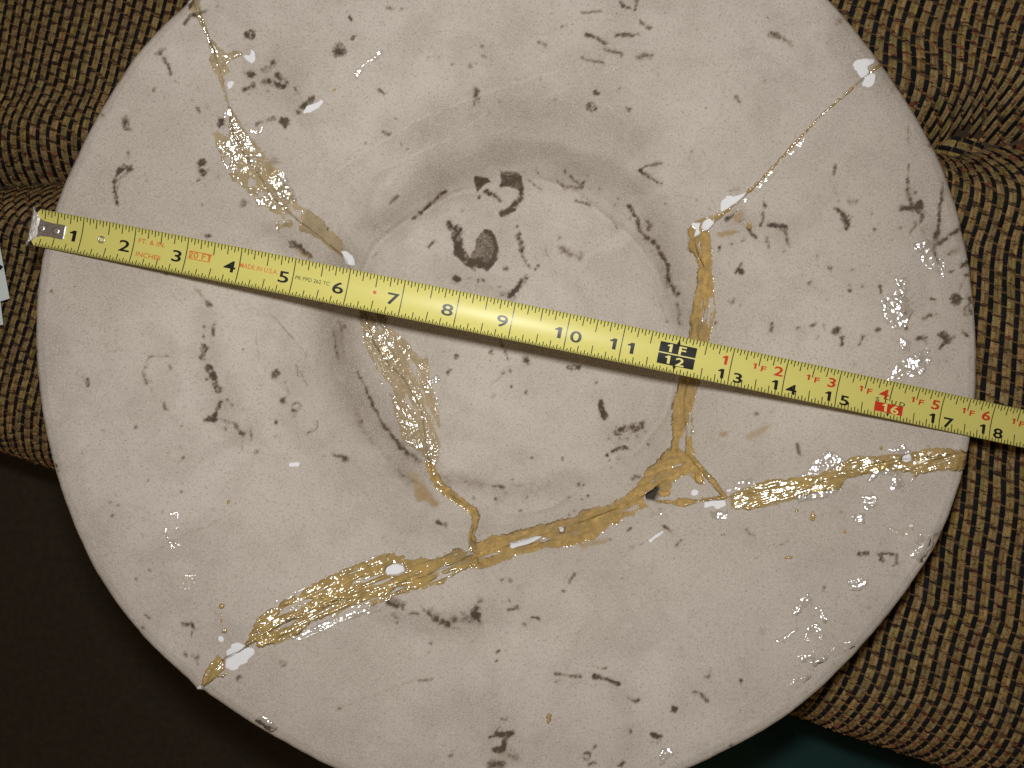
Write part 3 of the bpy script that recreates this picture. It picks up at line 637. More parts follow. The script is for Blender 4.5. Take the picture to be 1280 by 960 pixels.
GRIME_SHADE = [([(425, 330), (415, 390), (432, 460), (470, 530), (520, 580)], 34, .75), ([(470, 285), (540, 225), (620, 195), (700, 195), (790, 240)], 30, .55), ([(500, 170), (600, 140), (720, 145), (800, 180)], 34, .35), ([(560, 600), (640, 612), (720, 600)], 16, .45), ([(805, 260), (845, 340), (862, 400)], 22, .35),
         ([(560, 340), (630, 365)], 26, .4), ([(600, 260), (620, 320)], 34, .35), ([(1050, 40), (1130, 130), (1185, 260)], 26, .4), ([(1150, 250), (1195, 340), (1200, 400)], 26, .4), ([(255, 400), (270, 500), (300, 540)], 22, .35), ([(480, 770), (560, 785), (620, 770)], 22, .4), ([(560, 880), (640, 940), (700, 960)], 40, .3),
         ([(330, 90), (380, 130)], 34, .3), ([(750, 60), (800, 60)], 34, .25), ([(770, 545), (800, 540)], 22, .35), ([(60, 420), (75, 560), (140, 740)], 22, .3), ([(980, 290), (930, 280)], 26, .3), ([(340, 290), (400, 320), (430, 345)], 22, .45)]
for pts, r, s in GRIME_SHADE:  # soft dirt, plus depth shade of the well walls put into the colour
    w = window(pts, r * 1.6); GRM_SHD[w] = np.maximum(GRM_SHD[w], s * sstep(r * 1.4, 0, seg_dist(PXX[w] + 10 * fbm(PXX[w] * .03, PYY[w] * .03, 71), PYY[w] + 10 * fbm(PXX[w] * .03, PYY[w] * .03, 72), pts)))
GZ = GZ - .00035 * np.clip(STN, 0, 1) + .00018 * sstep(0, 1.2, WHT) + .0004 * SCR

dish = empty('plaster_dish', 'large round grey-beige plaster dish, broken and glued together with amber resin seams', 'dish')

# face table
idx = np.arange(NX * NY).reshape(NY, NX)
f0 = np.stack([idx[:-1, :-1], idx[:-1, 1:], idx[1:, 1:], idx[1:, :-1]], -1).reshape(-1, 4)
FX = GX.ravel(); FY = GY.ravel(); FZ = GZ.ravel(); INSF = INS.ravel()
f0 = f0[INSF[f0].all(1)]
fcx = FX[f0].mean(1); fcy = FY[f0].mean(1)
ids = np.zeros(len(f0), int)                       # 0 = north shard
for i, k_ in enumerate(['west', 'south', 'east', 'tri']):
    ids[in_poly(fcx, fcy, POLY[k_])] = i + 1
ids[in_poly(fcx, fcy, POLY['hole'])] = 9
SHARDS = [(0, 'largest shard, holding most of the sunken well', 0.0, 0, 0), (1, 'shard with a crescent scar, under the hook end of the tape', .0004, 0, 0), (2, 'shard below the longest amber seam', -.0002, 0, 0),
          (3, 'shard with long rim scratches, under the sixteen-inch mark', .0002, 0, 0), (4, 'tiny triangular splinter between the big shards', -.0009, 0, 0)]
for sid, lab, dz, sx, sy in SHARDS:
    fs = f0[ids == sid]
    used, inv = np.unique(fs, return_inverse=True)
    fs = inv.reshape(-1, 4)
    V = np.c_[FX[used], FY[used], FZ[used] + dz]
    e = np.concatenate([fs[:, [0, 1]], fs[:, [1, 2]], fs[:, [2, 3]], fs[:, [3, 0]]])
    key = np.sort(e, 1); uk, first, cnt = np.unique(key[:, 0].astype(np.int64) * len(V) + key[:, 1], return_index=True, return_counts=True)
    be = e[first[cnt == 1]]
    bv = np.unique(be)
    # ease the broken arris: border vertices step back from the crack and a little down
    nb = np.zeros((len(V), 2)); cn = np.zeros(len(V))
    for a_, b_ in ((0, 1), (1, 2), (2, 3), (3, 0)):
        for p, q in ((a_, b_), (b_, a_)):
            np.add.at(nb, fs[:, p], V[fs[:, q], :2]); np.add.at(cn, fs[:, p], 1)
    nb = nb / np.maximum(cn, 1)[:, None]
    dirv = nb[bv] - V[bv, :2]; L = np.hypot(dirv[:, 0], dirv[:, 1])[:, None] + 1e-9
    rbn = np.hypot(V[bv, 0] - CX, V[bv, 1] - CY) / r_out(np.arctan2(V[bv, 1] - CY, V[bv, 0] - CX))
    onrim = rbn > .9985
    step = np.where(onrim, 0, .00024 + .00012 * fbm(V[bv, 0] * 300, V[bv, 1] * 300, 91))
    V[bv, :2] += dirv / L * np.minimum(step[:, None], L * .8)
    V[bv, 2] -= np.where(onrim, 0, .00022)
    low = V[bv].copy(); low[:, 2] -= np.where(onrim, .0065, .0105)
    cdir = low[:, :2] - np.array([CX, CY]); cdir /= np.hypot(cdir[:, 0], cdir[:, 1])[:, None]
    low[:, :2] -= cdir * np.where(onrim, .0030, 0)[:, None]
    remap = np.full(len(V), -1); remap[bv] = len(V) + np.arange(len(bv))
    wall = np.c_[be[:, 1], be[:, 0], remap[be[:, 0]], remap[be[:, 1]]]
    z0 = np.zeros(len(bv))
    at = dict(grime_shade=np.r_[GRM_SHD.ravel()[used], z0], stain=np.r_[STN.ravel()[used], z0], white=np.r_[WHT.ravel()[used], z0 - 9], tan=np.r_[TAN.ravel()[used], z0], scrape=np.r_[SCR.ravel()[used], z0])
    o = mesh_np('shard', np.r_[V, low], [fs, wall], M_PLASTER, dish, attrs=at)
    o['label'] = lab

# the underside, one body below the shards
nr, na = 30, 160
rr_ = np.linspace(0, .982, nr); aa = np.linspace(0, 2 * math.pi, na, endpoint=False)
ths = (aa + math.pi) % (2 * math.pi) - math.pi
R2, T2 = np.meshgrid(rr_, ths, indexing='ij')
RO = r_out(T2)
UX = CX + R2 * RO * np.cos(T2); UY = CY + R2 * RO * np.sin(T2)
ztop = ZR + np.interp(R2 * PMAX, _pr, _pz) - .0125
Vt = np.c_[UX.ravel(), UY.ravel(), ztop.ravel()]; Vb = Vt.copy(); Vb[:, 2] -= .003
q = np.arange(nr * na).reshape(nr, na)
ft = np.stack([q[:-1], q[1:], np.roll(q, -1, 1)[1:], np.roll(q, -1, 1)[:-1]], -1).reshape(-1, 4)
rim = np.stack([q[-1], q[-1] + nr * na, np.roll(q[-1], -1) + nr * na, np.roll(q[-1], -1)], -1)
mesh_np('underside', np.r_[Vt, Vb], [ft, ft[:, ::-1] + nr * na, rim], M_CORE, dish)

# ------------------------------------------------------------------ glue
def glue(name, P, mat, thick=.0006, edge=5.0, rag=3.0, seams=(), streak=None, holes=0.0, seed=1, dxg=.00042, seamw=1.1, bumpy=.55, nowhite=True, lum=1.0):
    P = np.array(P, float)
    if mat is M_CLEAR: thick *= .55
    wx, wy = on_dish(P[:, 0], P[:, 1])
    x = np.arange(wx.min() - .003, wx.max() + .003, dxg); y = np.arange(wy.min() - .003, wy.max() + .003, dxg)
    X, Y = np.meshgrid(x, y)
    Z = dish_z(X, Y)
    px, py = as_photo(X, Y, Z)
    d = poly_sdf(px, py, P) + rag * fbm(px * .11, py * .11, seed, 4) + (.8 + .4 * rag) * fbm(px * .45, py * .45, seed + 5, 2)
    if streak is not None:
        ca, sa = math.cos(streak), math.sin(streak)
        ua, va = px * ca + py * sa, -px * sa + py * ca
    if holes:
        hx, hy = (px * .07, py * .07) if streak is None else (ua * .028, va * .12)
        d = np.minimum(d, 8.5 * (1 - holes) + 14 * fbm(hx, hy, seed + 9, 4))
    if mat is M_CLEAR:
        d = d + 2.0
    if streak is not None:
        tex = fbm(ua * .045, va * .30, seed + 20, 3)
    else:
        tex = fbm(px * .14, py * .14, seed + 20, 4)
    fine = fbm(px * .45, py * .45, seed + 30, 2)
    if nowhite:
        for wp in WHITE:
            wa = np.array(wp)
            if wa[:, 0].max() < px.min() or wa[:, 0].min() > px.max() or wa[:, 1].max() < py.min() or wa[:, 1].min() > py.max(): continue
            d = np.minimum(d, -poly_sdf(px, py, wp) - .3)
    pf = sstep(-.8, edge, d)
    t = pf * np.clip(1 + bumpy * (1.1 * tex + .12 * fine), .15, 2.4)
    ds = np.full(px.shape, 99.0)
    for s_ in seams:
        ds = np.minimum(ds, seg_dist(px, py, CR_PX[s_][::2]))
    sm = sstep(seamw * 1.4, seamw * .3, ds) * sstep(-.4, .5, fbm(px * .05, py * .05, seed + 3, 2))
    ridge = .35 * sstep(5, 2, ds) * pf
    zz = Z + .00004 + thick * (t + ridge) - .0004 * sm * pf - .00022 * sstep(.8, -1.2, d)
    keep = (d > -1.2).ravel()
    ii = np.arange(X.size).reshape(X.shape)
    f = np.stack([ii[:-1, :-1], ii[:-1, 1:], ii[1:, 1:], ii[1:, :-1]], -1).reshape(-1, 4)
    rdd = np.hypot(X - CX, Y - CY); inside = (rdd < r_out(np.arctan2(Y - CY, X - CX)) - .0006).ravel()
    f = f[(keep & inside)[f].all(1)]
    if len(f) == 0: return None
    used, inv = np.unique(f, return_inverse=True)
    V = np.c_[X.ravel(), Y.ravel(), zz.ravel()][used]
    tk = np.clip(lum * pf * (.62 + .45 * tex + .25 * fine), 0, 1) * sstep(-.2, 1.5, d)
    return mesh_np(name, V, inv.reshape(-1, 4), mat, dish, attrs=dict(thick=tk.ravel()[used], seam=(sm * pf).ravel()[used]))

glue('resin_seam', [(228, -8), (250, -8), (252, 14), (258, 30), (264, 48), (276, 60), (286, 66), (298, 62), (304, 66), (302, 71), (290, 76), (286, 82), (288, 90), (281, 95), (281, 110), (285, 127), (280, 127), (275, 108), (269, 96), (263, 88), (259, 74), (262, 64), (258, 50), (250, 35), (242, 18), (234, 14)],
     M_TANRES, .0005, 4, 1.6, ('A',), seed=101, lum=1.2, bumpy=.3)
glue('resin_seam', [(284, 131), (296, 142), (305, 158), (314, 172), (325, 184), (338, 200), (354, 215), (352, 222), (366, 240), (374, 256), (388, 262), (402, 273), (416, 286), (426, 298), (432, 312), (442, 331), (432, 328), (418, 318), (400, 304), (385, 294), (370, 290), (358, 286), (345, 294), (340, 284), (344, 272), (334, 262), (320, 260), (316, 248), (304, 238), (290, 229), (283, 217), (275, 201), (268, 184), (263, 164), (272, 161), (284, 168), (285, 150)],
     M_TANRES, .0006, 5, 2.0, ('A',), holes=.15, seed=111, bumpy=.4)
glue('resin_seam', [(444, 380), (482, 388), (484, 408), (500, 415), (515, 430), (525, 447), (536, 445), (537, 455), (540, 475), (545, 490), (549, 510), (552, 535), (552, 560), (548, 578), (545, 584), (535, 584), (524, 567), (512, 560), (500, 550), (496, 535), (490, 515), (484, 495), (470, 475), (460, 455), (453, 430), (448, 405)],
     M_TANFINE, .0005, 5, 2.2, ('A',), streak=1.12, holes=.2, seed=121, bumpy=.22)
glue('resin_seam', [(529, 574), (541, 578), (549, 592), (557, 604), (571, 616), (586, 627), (597, 635), (600, 645), (598, 658), (594, 668), (597, 677), (585, 679), (584, 668), (589, 656), (589, 647), (579, 637), (565, 628), (551, 619), (542, 607), (533, 590)],
     M_AMBER, .0007, 3, 1.3, ('A',), seed=131, seamw=.8)
glue('resin_seam', [(250, 857), (255, 838), (263, 828), (269, 822), (273, 811), (277, 822), (285, 824), (284, 834), (276, 842), (284, 839), (289, 841), (280, 847), (272, 847), (262, 854), (256, 859)],
     M_AMBERGLOSS, .0009, 3.5, .8, ('B1',), streak=-.95, seed=141, seamw=1.2)
BAND = [(303, 807), (309, 797), (313, 788), (320, 773), (333, 763), (347, 757), (350, 752), (372, 742), (390, 730), (404, 723), (425, 714), (440, 706), (450, 702), (465, 696), (478, 691), (492, 689), (506, 689), (509, 698), (520, 698), (540, 696), (556, 692), (566, 685), (576, 684), (583, 689), (585, 676), (590, 672), (596, 678), (600, 690),
        (600, 706), (588, 710), (575, 716), (560, 724), (550, 733), (540, 733), (530, 739), (518, 737), (507, 744), (492, 750), (472, 756), (450, 763), (427, 769), (405, 772), (390, 779), (374, 794), (352, 804), (334, 809), (321, 813), (319, 804), (305, 810)]
glue('resin_seam', BAND, M_AMBERGLOSS, .0010, 5, 2.6, ('B1',), streak=-.42, holes=.12, seed=151, bumpy=1.0, seamw=1.2)
glue('resin_seam', [(590, 680), (599, 674), (635, 665), (672, 656), (700, 649), (714, 645), (742, 632), (762, 629), (785, 617), (796, 604), (807, 587), (820, 576), (830, 563), (838, 560), (850, 560), (862, 566), (880, 586), (879, 604), (870, 606), (862, 594), (849, 599), (841, 605), (838, 616), (830, 620), (824, 614), (822, 606), (808, 618), (806, 626), (811, 633), (792, 643), (774, 653), (755, 663), (742, 675), (717, 683), (686, 685), (657, 693), (628, 703), (605, 711), (586, 712)],
     M_AMBER, .0005, 4, 3.0, ('B2', 'B3'), streak=-.33, holes=.05, seed=161, bumpy=.22)
glue('resin_seam', [(836, 566), (840, 545), (838, 530), (840, 503), (845, 486), (848, 474), (856, 440), (861, 417), (862, 391), (869, 361), (871, 335), (867, 320), (858, 312), (859, 286), (867, 277), (884, 270), (902, 265), (912, 257), (914, 262), (896, 276), (888, 288), (891, 296), (892, 311), (891, 335), (894, 361), (896, 389), (889, 424), (880, 455), (873, 485), (866, 510), (868, 541), (865, 558), (873, 566), (862, 572), (850, 570)],
     M_AMBER, .0006, 4, 2.4, ('V',), streak=1.6, holes=.1, seed=171, bumpy=.35, lum=.85)
glue('resin_bead', [(858, 567), (863, 566), (880, 584), (893, 598), (904, 612), (910, 621), (904, 626), (899, 618), (889, 606), (876, 591)], M_AMBER, .0008, 2.4, .8, ('T1',), seed=181, seamw=.6)
glue('resin_bead', [(819, 624), (842, 625), (848, 622), (858, 622), (868, 624), (886, 621), (906, 619), (912, 624), (890, 626), (868, 629), (856, 634), (846, 634), (840, 630), (822, 629)], M_AMBER, .0008, 2.4, .8, ('T2',), seed=191, seamw=.6)
glue('resin_bead', [(868, 590), (876, 591), (880, 600), (877, 606), (871, 605), (867, 598)], M_AMBER, .0012, 3, .6, seed=195)
glue('resin_bead', [(822, 612), (833, 612), (839, 616), (836, 621), (826, 622), (821, 618)], M_AMBER, .0011, 3, .8, seed=196)
glue('resin_seam', [(890, 620), (898, 628), (912, 632), (912, 617), (923, 612), (954, 600), (986, 597), (1023, 592), (1045, 579), (1071, 568), (1100, 567), (1135, 566), (1161, 558), (1185, 558), (1212, 565), (1207, 588), (1172, 591), (1151, 594), (1136, 606), (1140, 593), (1114, 589), (1082, 594), (1060, 599), (1050, 612), (1029, 615), (997, 623), (973, 632), (933, 638), (917, 639)],
     M_AMBERGLOSS, .0007, 5, 2.6, ('D',), streak=-.28, holes=.0, seed=201, bumpy=.85, lum=.85, seamw=1.0)
for i, (a, b_) in enumerate([((900, 271), (950, 227)), ((946, 231), (992, 181)), ((988, 185), (1034, 137)), ((1030, 141), (1075, 101)), ((1086, 92), (1106, 77))]):
    dx_, dy_ = b_[0] - a[0], b_[1] - a[1]; L_ = math.hypot(dx_, dy_); nx_, ny_ = -dy_ / L_ * 1.9, dx_ / L_ * 1.9
    glue('resin_bead', [(a[0] + nx_, a[1] + ny_), (b_[0] + nx_, b_[1] + ny_), (b_[0] - nx_, b_[1] - ny_), (a[0] - nx_, a[1] - ny_)], M_AMBERGLOSS, .0005, 2.0, 1.3, ('C',), seed=211 + i, seamw=.55, lum=1.0)
for i, (cx_, cy_, a, b_) in enumerate([(1016, 645, 4, 7), (686, 898, 3.5, 7), (277, 757, 4, 4), (277, 776, 2, 8), (281, 788, 4, 4), (1101, 559, 3, 3), (904, 668, 4, 3), (985, 697, 9, 2), (286, 627, 2, 4), (418, 113, 3, 2), (936, 283, 4, 6), (1056, 664, 3, 3), (996, 638, 3, 3)]):
    glue('resin_drop', [(cx_ + a * math.cos(q_), cy_ + b_ * math.sin(q_)) for q_ in np.linspace(0, 6.283, 12, endpoint=False)], M_AMBER if i != 6 else M_TANRES, .0009, 2.5, 1.2, seed=231 + i, nowhite=False)
CLEARS = [[(330, 208), (352, 214), (366, 238), (372, 255), (356, 250), (344, 240)], [(300, 195), (322, 200), (330, 225), (318, 224), (300, 214)], [(344, 262), (354, 262), (360, 288), (350, 288)], [(280, 134), (290, 134), (290, 148), (280, 148)],
          [(443, 92), (462, 74), (478, 62), (480, 66), (462, 82), (446, 96)], [(310, 163), (328, 160), (330, 166), (312, 168)], [(442, 393), (452, 393), (454, 402), (444, 402)], [(527, 482), (546, 470), (550, 474), (532, 486)], [(470, 425), (490, 440), (510, 470), (515, 490), (500, 480), (480, 455)],
          [(1102, 376), (1120, 366), (1132, 372), (1145, 385), (1136, 396), (1136, 408), (1118, 412), (1104, 398)], [(1118, 348), (1132, 346), (1140, 362), (1128, 372)], [(1124, 420), (1138, 428), (1138, 440), (1126, 436)], [(1122, 452), (1136, 448), (1160, 436), (1166, 448), (1150, 468), (1128, 472), (1110, 478)], [(1140, 305), (1160, 300), (1182, 330), (1180, 345), (1160, 335)],
          [(918, 612), (924, 602), (940, 598), (946, 606), (930, 612)], [(1003, 596), (1016, 578), (1036, 562), (1056, 576), (1040, 586), (1022, 594)], [(1110, 562), (1130, 556), (1140, 566), (1118, 570)], [(1092, 580), (1110, 577), (1124, 592), (1132, 606), (1116, 612), (1118, 594), (1100, 592), (1086, 602)], [(1078, 620), (1094, 620), (1096, 634), (1082, 636)], [(1108, 658), (1130, 664), (1140, 656), (1142, 668), (1120, 668)], [(1142, 670), (1152, 666), (1154, 676), (1144, 678)],
          [(1065, 645), (1080, 642), (1078, 652), (1068, 652)], [(995, 614), (1040, 606), (1052, 610), (1030, 622), (998, 626)], [(1060, 725), (1084, 722), (1082, 735), (1062, 738)], [(990, 762), (1010, 742), (1014, 750), (994, 768)], [(1018, 760), (1024, 758), (1034, 774), (1028, 776)], [(1010, 785), (1022, 778), (1032, 798), (1018, 806), (1006, 800)], [(1038, 812), (1062, 800), (1068, 808), (1042, 820)], [(1014, 828), (1036, 818), (1032, 826), (1016, 832)], [(970, 800), (996, 786), (992, 792), (974, 804)], [(998, 822), (1020, 812), (1016, 822), (1002, 828)], [(986, 858), (996, 846), (1012, 846), (1006, 852), (992, 862)],
          [(1140, 695), (1160, 672), (1166, 680), (1150, 702)], [(222, 732), (232, 716), (246, 718), (240, 736), (230, 742)], [(208, 636), (224, 632), (222, 660), (214, 668)], [(204, 660), (222, 652), (230, 690), (214, 686)], [(438, 700), (470, 694), (500, 700), (480, 710), (450, 714)], [(352, 768), (404, 740), (460, 716), (470, 724), (420, 745), (370, 770)], [(365, 798), (410, 776), (470, 756), (474, 762), (420, 780), (376, 802)], [(345, 750), (400, 725), (404, 732), (352, 760)], [(828, 938), (842, 934), (840, 942), (826, 956), (824, 948)], [(330, 895), (345, 910), (338, 914), (322, 900)], [(985, 192), (1008, 170), (1008, 178), (990, 196)], [(905, 270), (930, 246), (936, 250), (912, 273)], [(940, 238), (965, 212), (968, 217), (946, 242)], [(812, 640), (826, 636), (826, 642), (814, 646)], [(888, 640), (908, 640), (906, 648), (890, 648)]]
for i, P in enumerate(CLEARS):
    big = (max(p[0] for p in P) - min(p[0] for p in P)) > 30
    glue('clear_glue_smear', P, M_CLEAR, .0006, 3.0, 2.2, seed=300 + 3 * i, holes=.12 if big else .0, bumpy=.9, streak=-.42 if 36 <= i <= 39 else None, nowhite=False)

# ------------------------------------------------------------------ the tape measure
tape = empty('tape_measure', 'yellow steel tape measure blade stretched across the broken dish', 'tape measure')
INX = np.array([106, 171.3, 236.7, 303.4, 370.4, 438.1, 506, 575, 644.3, 713, 781.3, 849.6, 917.5, 984.8, 1051, 1116.4, 1180, 1243.6]) - 4.2
INY = np.array([271.8, 285, 298.4, 310.6, 323, 336.5, 350.6, 365, 379.6, 393.3, 407.4, 421, 435, 449.3, 463.8, 477.6, 491.4, 504.6]) + 22.6
fxp = np.polyfit(np.arange(1, 19), INX, 4); fyp = np.polyfit(np.arange(1, 19), INY, 3)
TW = .0174; SAG = .0014; ARCH = .009; SEND = 19.6
TPX = np.array([1.0, 0.206]); TPX /= np.hypot(*TPX)
def tape_pt(s, t, h=0.0):
    """s inches along the blade, t 0..1 across it from the upper edge, h above its face"""
    s = np.asarray(s, float); t = np.asarray(t, float)
    sc_ = np.clip(s, .2, 18.6)
    px = np.polyval(fxp, sc_) + (s - sc_) * 64.0; py = np.polyval(fyp, sc_) + (s - sc_) * 13.2
    zc = ZR + .0012 + ARCH * np.sin(np.pi * np.clip(s / 17.6, -.1, 1.2))
    x, y = ray_at(px, py, zc)
    q_ = (t - .5) * TW
    nx_, ny_ = -TPX[1], -TPX[0]            # towards the lower edge (image down = -y)
    return np.stack([x + q_ * nx_, y + q_ * ny_, zc + SAG * (2 * q_ / TW) ** 2 + h], -1)

# blade: rounded corners at the hook end
ns, ntt = 240, 18
ss = np.linspace(.07, SEND, ns)
tl = np.linspace(0, 1, ntt)
Smm, Tmm = np.meshgrid(ss, tl, indexing='ij')
rc = .10
cut = np.clip(1 - (Smm - .07) / rc, 0, 1); lim = .5 - .14 * (1 - np.sqrt(np.clip(1 - cut ** 2, 0, 1)))
Tm2 = .5 + (Tmm - .5) * 2 * lim
top = tape_pt(Smm, Tm2, 0.0).reshape(-1, 3); bot = tape_pt(Smm, Tm2, -.00022).reshape(-1, 3)
q = np.arange(ns * ntt).reshape(ns, ntt); n0 = ns * ntt
ft = np.stack([q[:-1, :-1], q[:-1, 1:], q[1:, 1:], q[1:, :-1]], -1).reshape(-1, 4)
def strip(a): return np.stack([a[:-1], a[1:], a[1:] + n0, a[:-1] + n0], -1)
walls = np.concatenate([strip(q[:, 0]), strip(q[:, -1])[:, ::-1], strip(q[0])[:, ::-1], strip(q[-1])])
mesh_np('blade', np.r_[top, bot], [ft, ft[:, ::-1] + n0, walls[:, ::-1]], M_YELLOW, tape)

# ticks
def tick_mesh(name, items, mat, hh=.00006, parent=tape):
    V, Fq = [], []
    for s, t0, t1, w in items:
        n = max(1, int(abs(t1 - t0) / .1) + 1)
        ts = np.linspace(t0, t1, n + 1)
        b0 = len(V)
        for t in ts:
            V.append(tape_pt(s - w / 2, t, hh)); V.append(tape_pt(s + w / 2, t, hh))
        for k in range(n):
            Fq.append([b0 + 2 * k, b0 + 2 * k + 2, b0 + 2 * k + 3, b0 + 2 * k + 1])
    return mesh_np(name, np.array(V), np.array(Fq), mat, parent, smooth=False)
items = []
for k in range(3, int(SEND * 16)):
    s = k / 16
    if k % 16 == 0:
        if k // 16 == 12: items += [(s, 0.0, .10, .020), (s, .9, 1, .020)]
        elif k // 16 == 16: items += [(s, 0, .52, .020)]
        else: items.append((s, 0.004, .996, .019))
        continue
    l = .34 if k % 8 == 0 else (.245 if k % 4 == 0 else (.165 if k % 2 == 0 else .115))
    if 11.7 < s < 12.35: l = min(l, .165)
    items.append((s, .004, l, .019))
    l = .30 if k % 8 == 0 else (.21 if k % 4 == 0 else (.135 if k % 2 == 0 else .095))
    if 15.7 < s < 16.35 or 11.7 < s < 12.35: l = min(l, .14)
    items.append((s, 1 - l, .996, .018))
for k in range(7, 12 * 32):
    if k % 2: items.append((k / 32, .948, .996, .013))
tk = tick_mesh('tick_marks', items, M_TICK); tk['kind'] = 'stuff'

def area_st(name, poly, mat, hh, parent=tape):
    """flat print of a polygon in (s, t), cut fine enough to lie on the curved blade"""
    bm = bmesh.new()
    vs = [bm.verts.new((a, b_, 0)) for a, b_ in poly]
    bm.faces.new(vs)
    return finish_st(name, bm, mat, hh, parent)

def finish_st(name, bm, mat, hh, parent):
    for t in np.arange(.05, 1, .06):
        bmesh.ops.bisect_plane(bm, geom=bm.verts[:] + bm.edges[:] + bm.faces[:], plane_co=(0, float(t), 0), plane_no=(0, 1, 0))
    bmesh.ops.triangulate(bm, faces=bm.faces[:])
    co = np.array([v.co[:] for v in bm.verts])
    P3 = tape_pt(co[:, 0], co[:, 1], hh)
    for v, p in zip(bm.verts, P3): v.co = p
    me = bpy.data.meshes.new(name); bm.normal_update()
    bmesh.ops.recalc_face_normals(bm, faces=bm.faces[:])
    bm.to_mesh(me); bm.free()
    me.materials.append(mat)
    o = bpy.data.objects.new(name, me); COL.objects.link(o); o.parent = parent
    return o

INCH = 1.0
T_PER_IN = .0254 / TW
def text_st(name, body, s0, t0, height, wide, mat, hh=.00009, bold=.0, align='CENTER', parent=tape, spacing=1.0):
    """letters of a height in inches, widened by a factor; s0,t0 = middle of the line"""
    if body == '1':
        hw = height * wide * .5; g = lambda a, c: (s0 + (a - .5) * hw * 1.05, t0 - (c - .5) * height * T_PER_IN)
        bm = bmesh.new()
        bm.faces.new([bm.verts.new((*g(a, c), 0)) for a, c in ((.10, .70), (.10, .82), (.30, .87), (.46, 1.0), (.86, 1.0), (.86, 0), (.46, 0), (.46, .70))])
        return finish_st(name, bm, mat, hh, parent)
    cu = bpy.data.curves.new('lettering_source', 'FONT')
    cu.body = body; cu.size = 1.0; cu.align_x = align; cu.offset = bold; cu.resolution_u = 4; cu.space_character = spacing
    ob = bpy.data.objects.new('lettering_source', cu); COL.objects.link(ob)
    dg = bpy.context.evaluated_depsgraph_get()
    me = bpy.data.meshes.new_from_object(ob.evaluated_get(dg))
    bpy.data.objects.remove(ob); bpy.data.curves.remove(cu)
    bm = bmesh.new(); bm.from_mesh(me); bpy.data.meshes.remove(me)
    capy = .70
    k = height / capy
    for v in bm.verts:
        v.co = (s0 + v.co.x * k * wide, t0 - (v.co.y - capy / 2) * k * T_PER_IN, 0)
    return finish_st(name, bm, mat, hh, parent)

for n in range(1, 10):
    text_st('numeral', str(n), n - .165, .545, .205, 1.55, M_BLACK, bold=.014)
for n in (10, 11):
    text_st('numeral', str(n)[0], n - .15, .545, .20, 1.55, M_BLACK, bold=.014); text_st('numeral', str(n)[1], n + .175, .565, .20, 1.55, M_BLACK, bold=.014)
def tens(n, t, h, mat, dl=.15, dr=.165, hh=.00009, par=tape):
    text_st('numeral', str(n)[0], n - dl, t - .02, h, 1.6, mat, bold=.02, hh=hh, parent=par); text_st('numeral', str(n)[1], n + dr, t + .01, h, 1.6, mat, bold=.02, hh=hh, parent=par)
for n in (13, 14, 15, 17, 18, 19):
    tens(n, .755, .175, M_BLACK)
for n in range(13, 20):
    text_st('numeral', str(n - 12), n - .125, .365, .165, 1.55, M_RED, bold=.02)
    if n > 13:
        text_st('foot_mark', '1', n - .575, .355, .10, 1.7, M_RED, bold=.018); text_st('foot_mark', 'F', n - .41, .385, .10, 1.7, M_RED, bold=.018)
# black foot block at 12
fb = area_st('foot_block', [(11.675, .215), (12.345, .215), (12.345, .80), (11.675, .80)], M_BLACK, .00008)
area_st('foot_block_line', [(11.675, .485), (12.345, .485), (12.345, .515), (11.675, .515)], M_PALE, .00012, fb)
for n_, t_ in (('1F', .355), ('12', .665)):
    text_st('numeral', n_[0], 11.86, t_ - .005, .145, 1.6, M_PALE, bold=.02, hh=.00013, parent=fb); text_st('numeral', n_[1], 12.085, t_ + .005, .145, 1.6, M_PALE, bold=.02, hh=.00013, parent=fb)
area_st('foot_pointer', [(11.965, .225), (12.0, .06), (12.035, .225)], M_BLACK, .0001); area_st('foot_pointer', [(11.965, .79), (12.035, .79), (12.0, .93)], M_BLACK, .0001)
# stud mark at 16
sb = area_st('stud_block', [(15.735, .605), (16.275, .605), (16.275, .855), (15.735, .855)], M_RED, .00008)
text_st('numeral', '1', 15.93, .725, .145, 1.6, M_PALE, bold=.02, hh=.00013, parent=sb); text_st('numeral', '6', 16.12, .735, .145, 1.6, M_PALE, bold=.02, hh=.00013, parent=sb)
area_st('stud_pointer', [(15.97, .86), (16.03, .86), (16.0, .96)], M_BLACK, .0001)
for ch, ds_ in zip('STUD', (-.23, -.075, .085, .245)):
    text_st('lettering', ch, 16.0 + ds_, .545, .075, 1.5, M_BLACK, bold=.012)
text_st('lettering', 'FT. & IN.', 2.33, .33, .085, 1.15, M_ORANGE, bold=.008); text_st('lettering', 'INCHES', 2.31, .69, .085, 1.15, M_ORANGE, bold=.008)
text_st('lettering', '20 FT', 3.26, .43, .115, 1.15, M_ORANGE, bold=.012)
for a, b_, c, d_ in ((3.055, .335, 3.455, .355), (3.055, .535, 3.455, .555), (3.055, .355, 3.071, .535), (3.439, .355, 3.455, .535)):
    area_st('lettering_frame', [(a, b_), (c, b_), (c, d_), (a, d_)], M_ORANGE, .00008)
text_st('lettering', 'MADE IN U.S.A.', 4.36, .455, .085, .88, M_ORANGE, bold=.008)
text_st('lettering', 'PR PPD 262 TC', 5.36, .49, .07, .98, M_TICK, bold=.004)
area_st('print_dot', [(6.50 + .032 * math.cos(a), .475 + .032 * T_PER_IN * math.sin(a)) for a in np.linspace(0, 6.283, 14, endpoint=False)], M_RED, .00009)

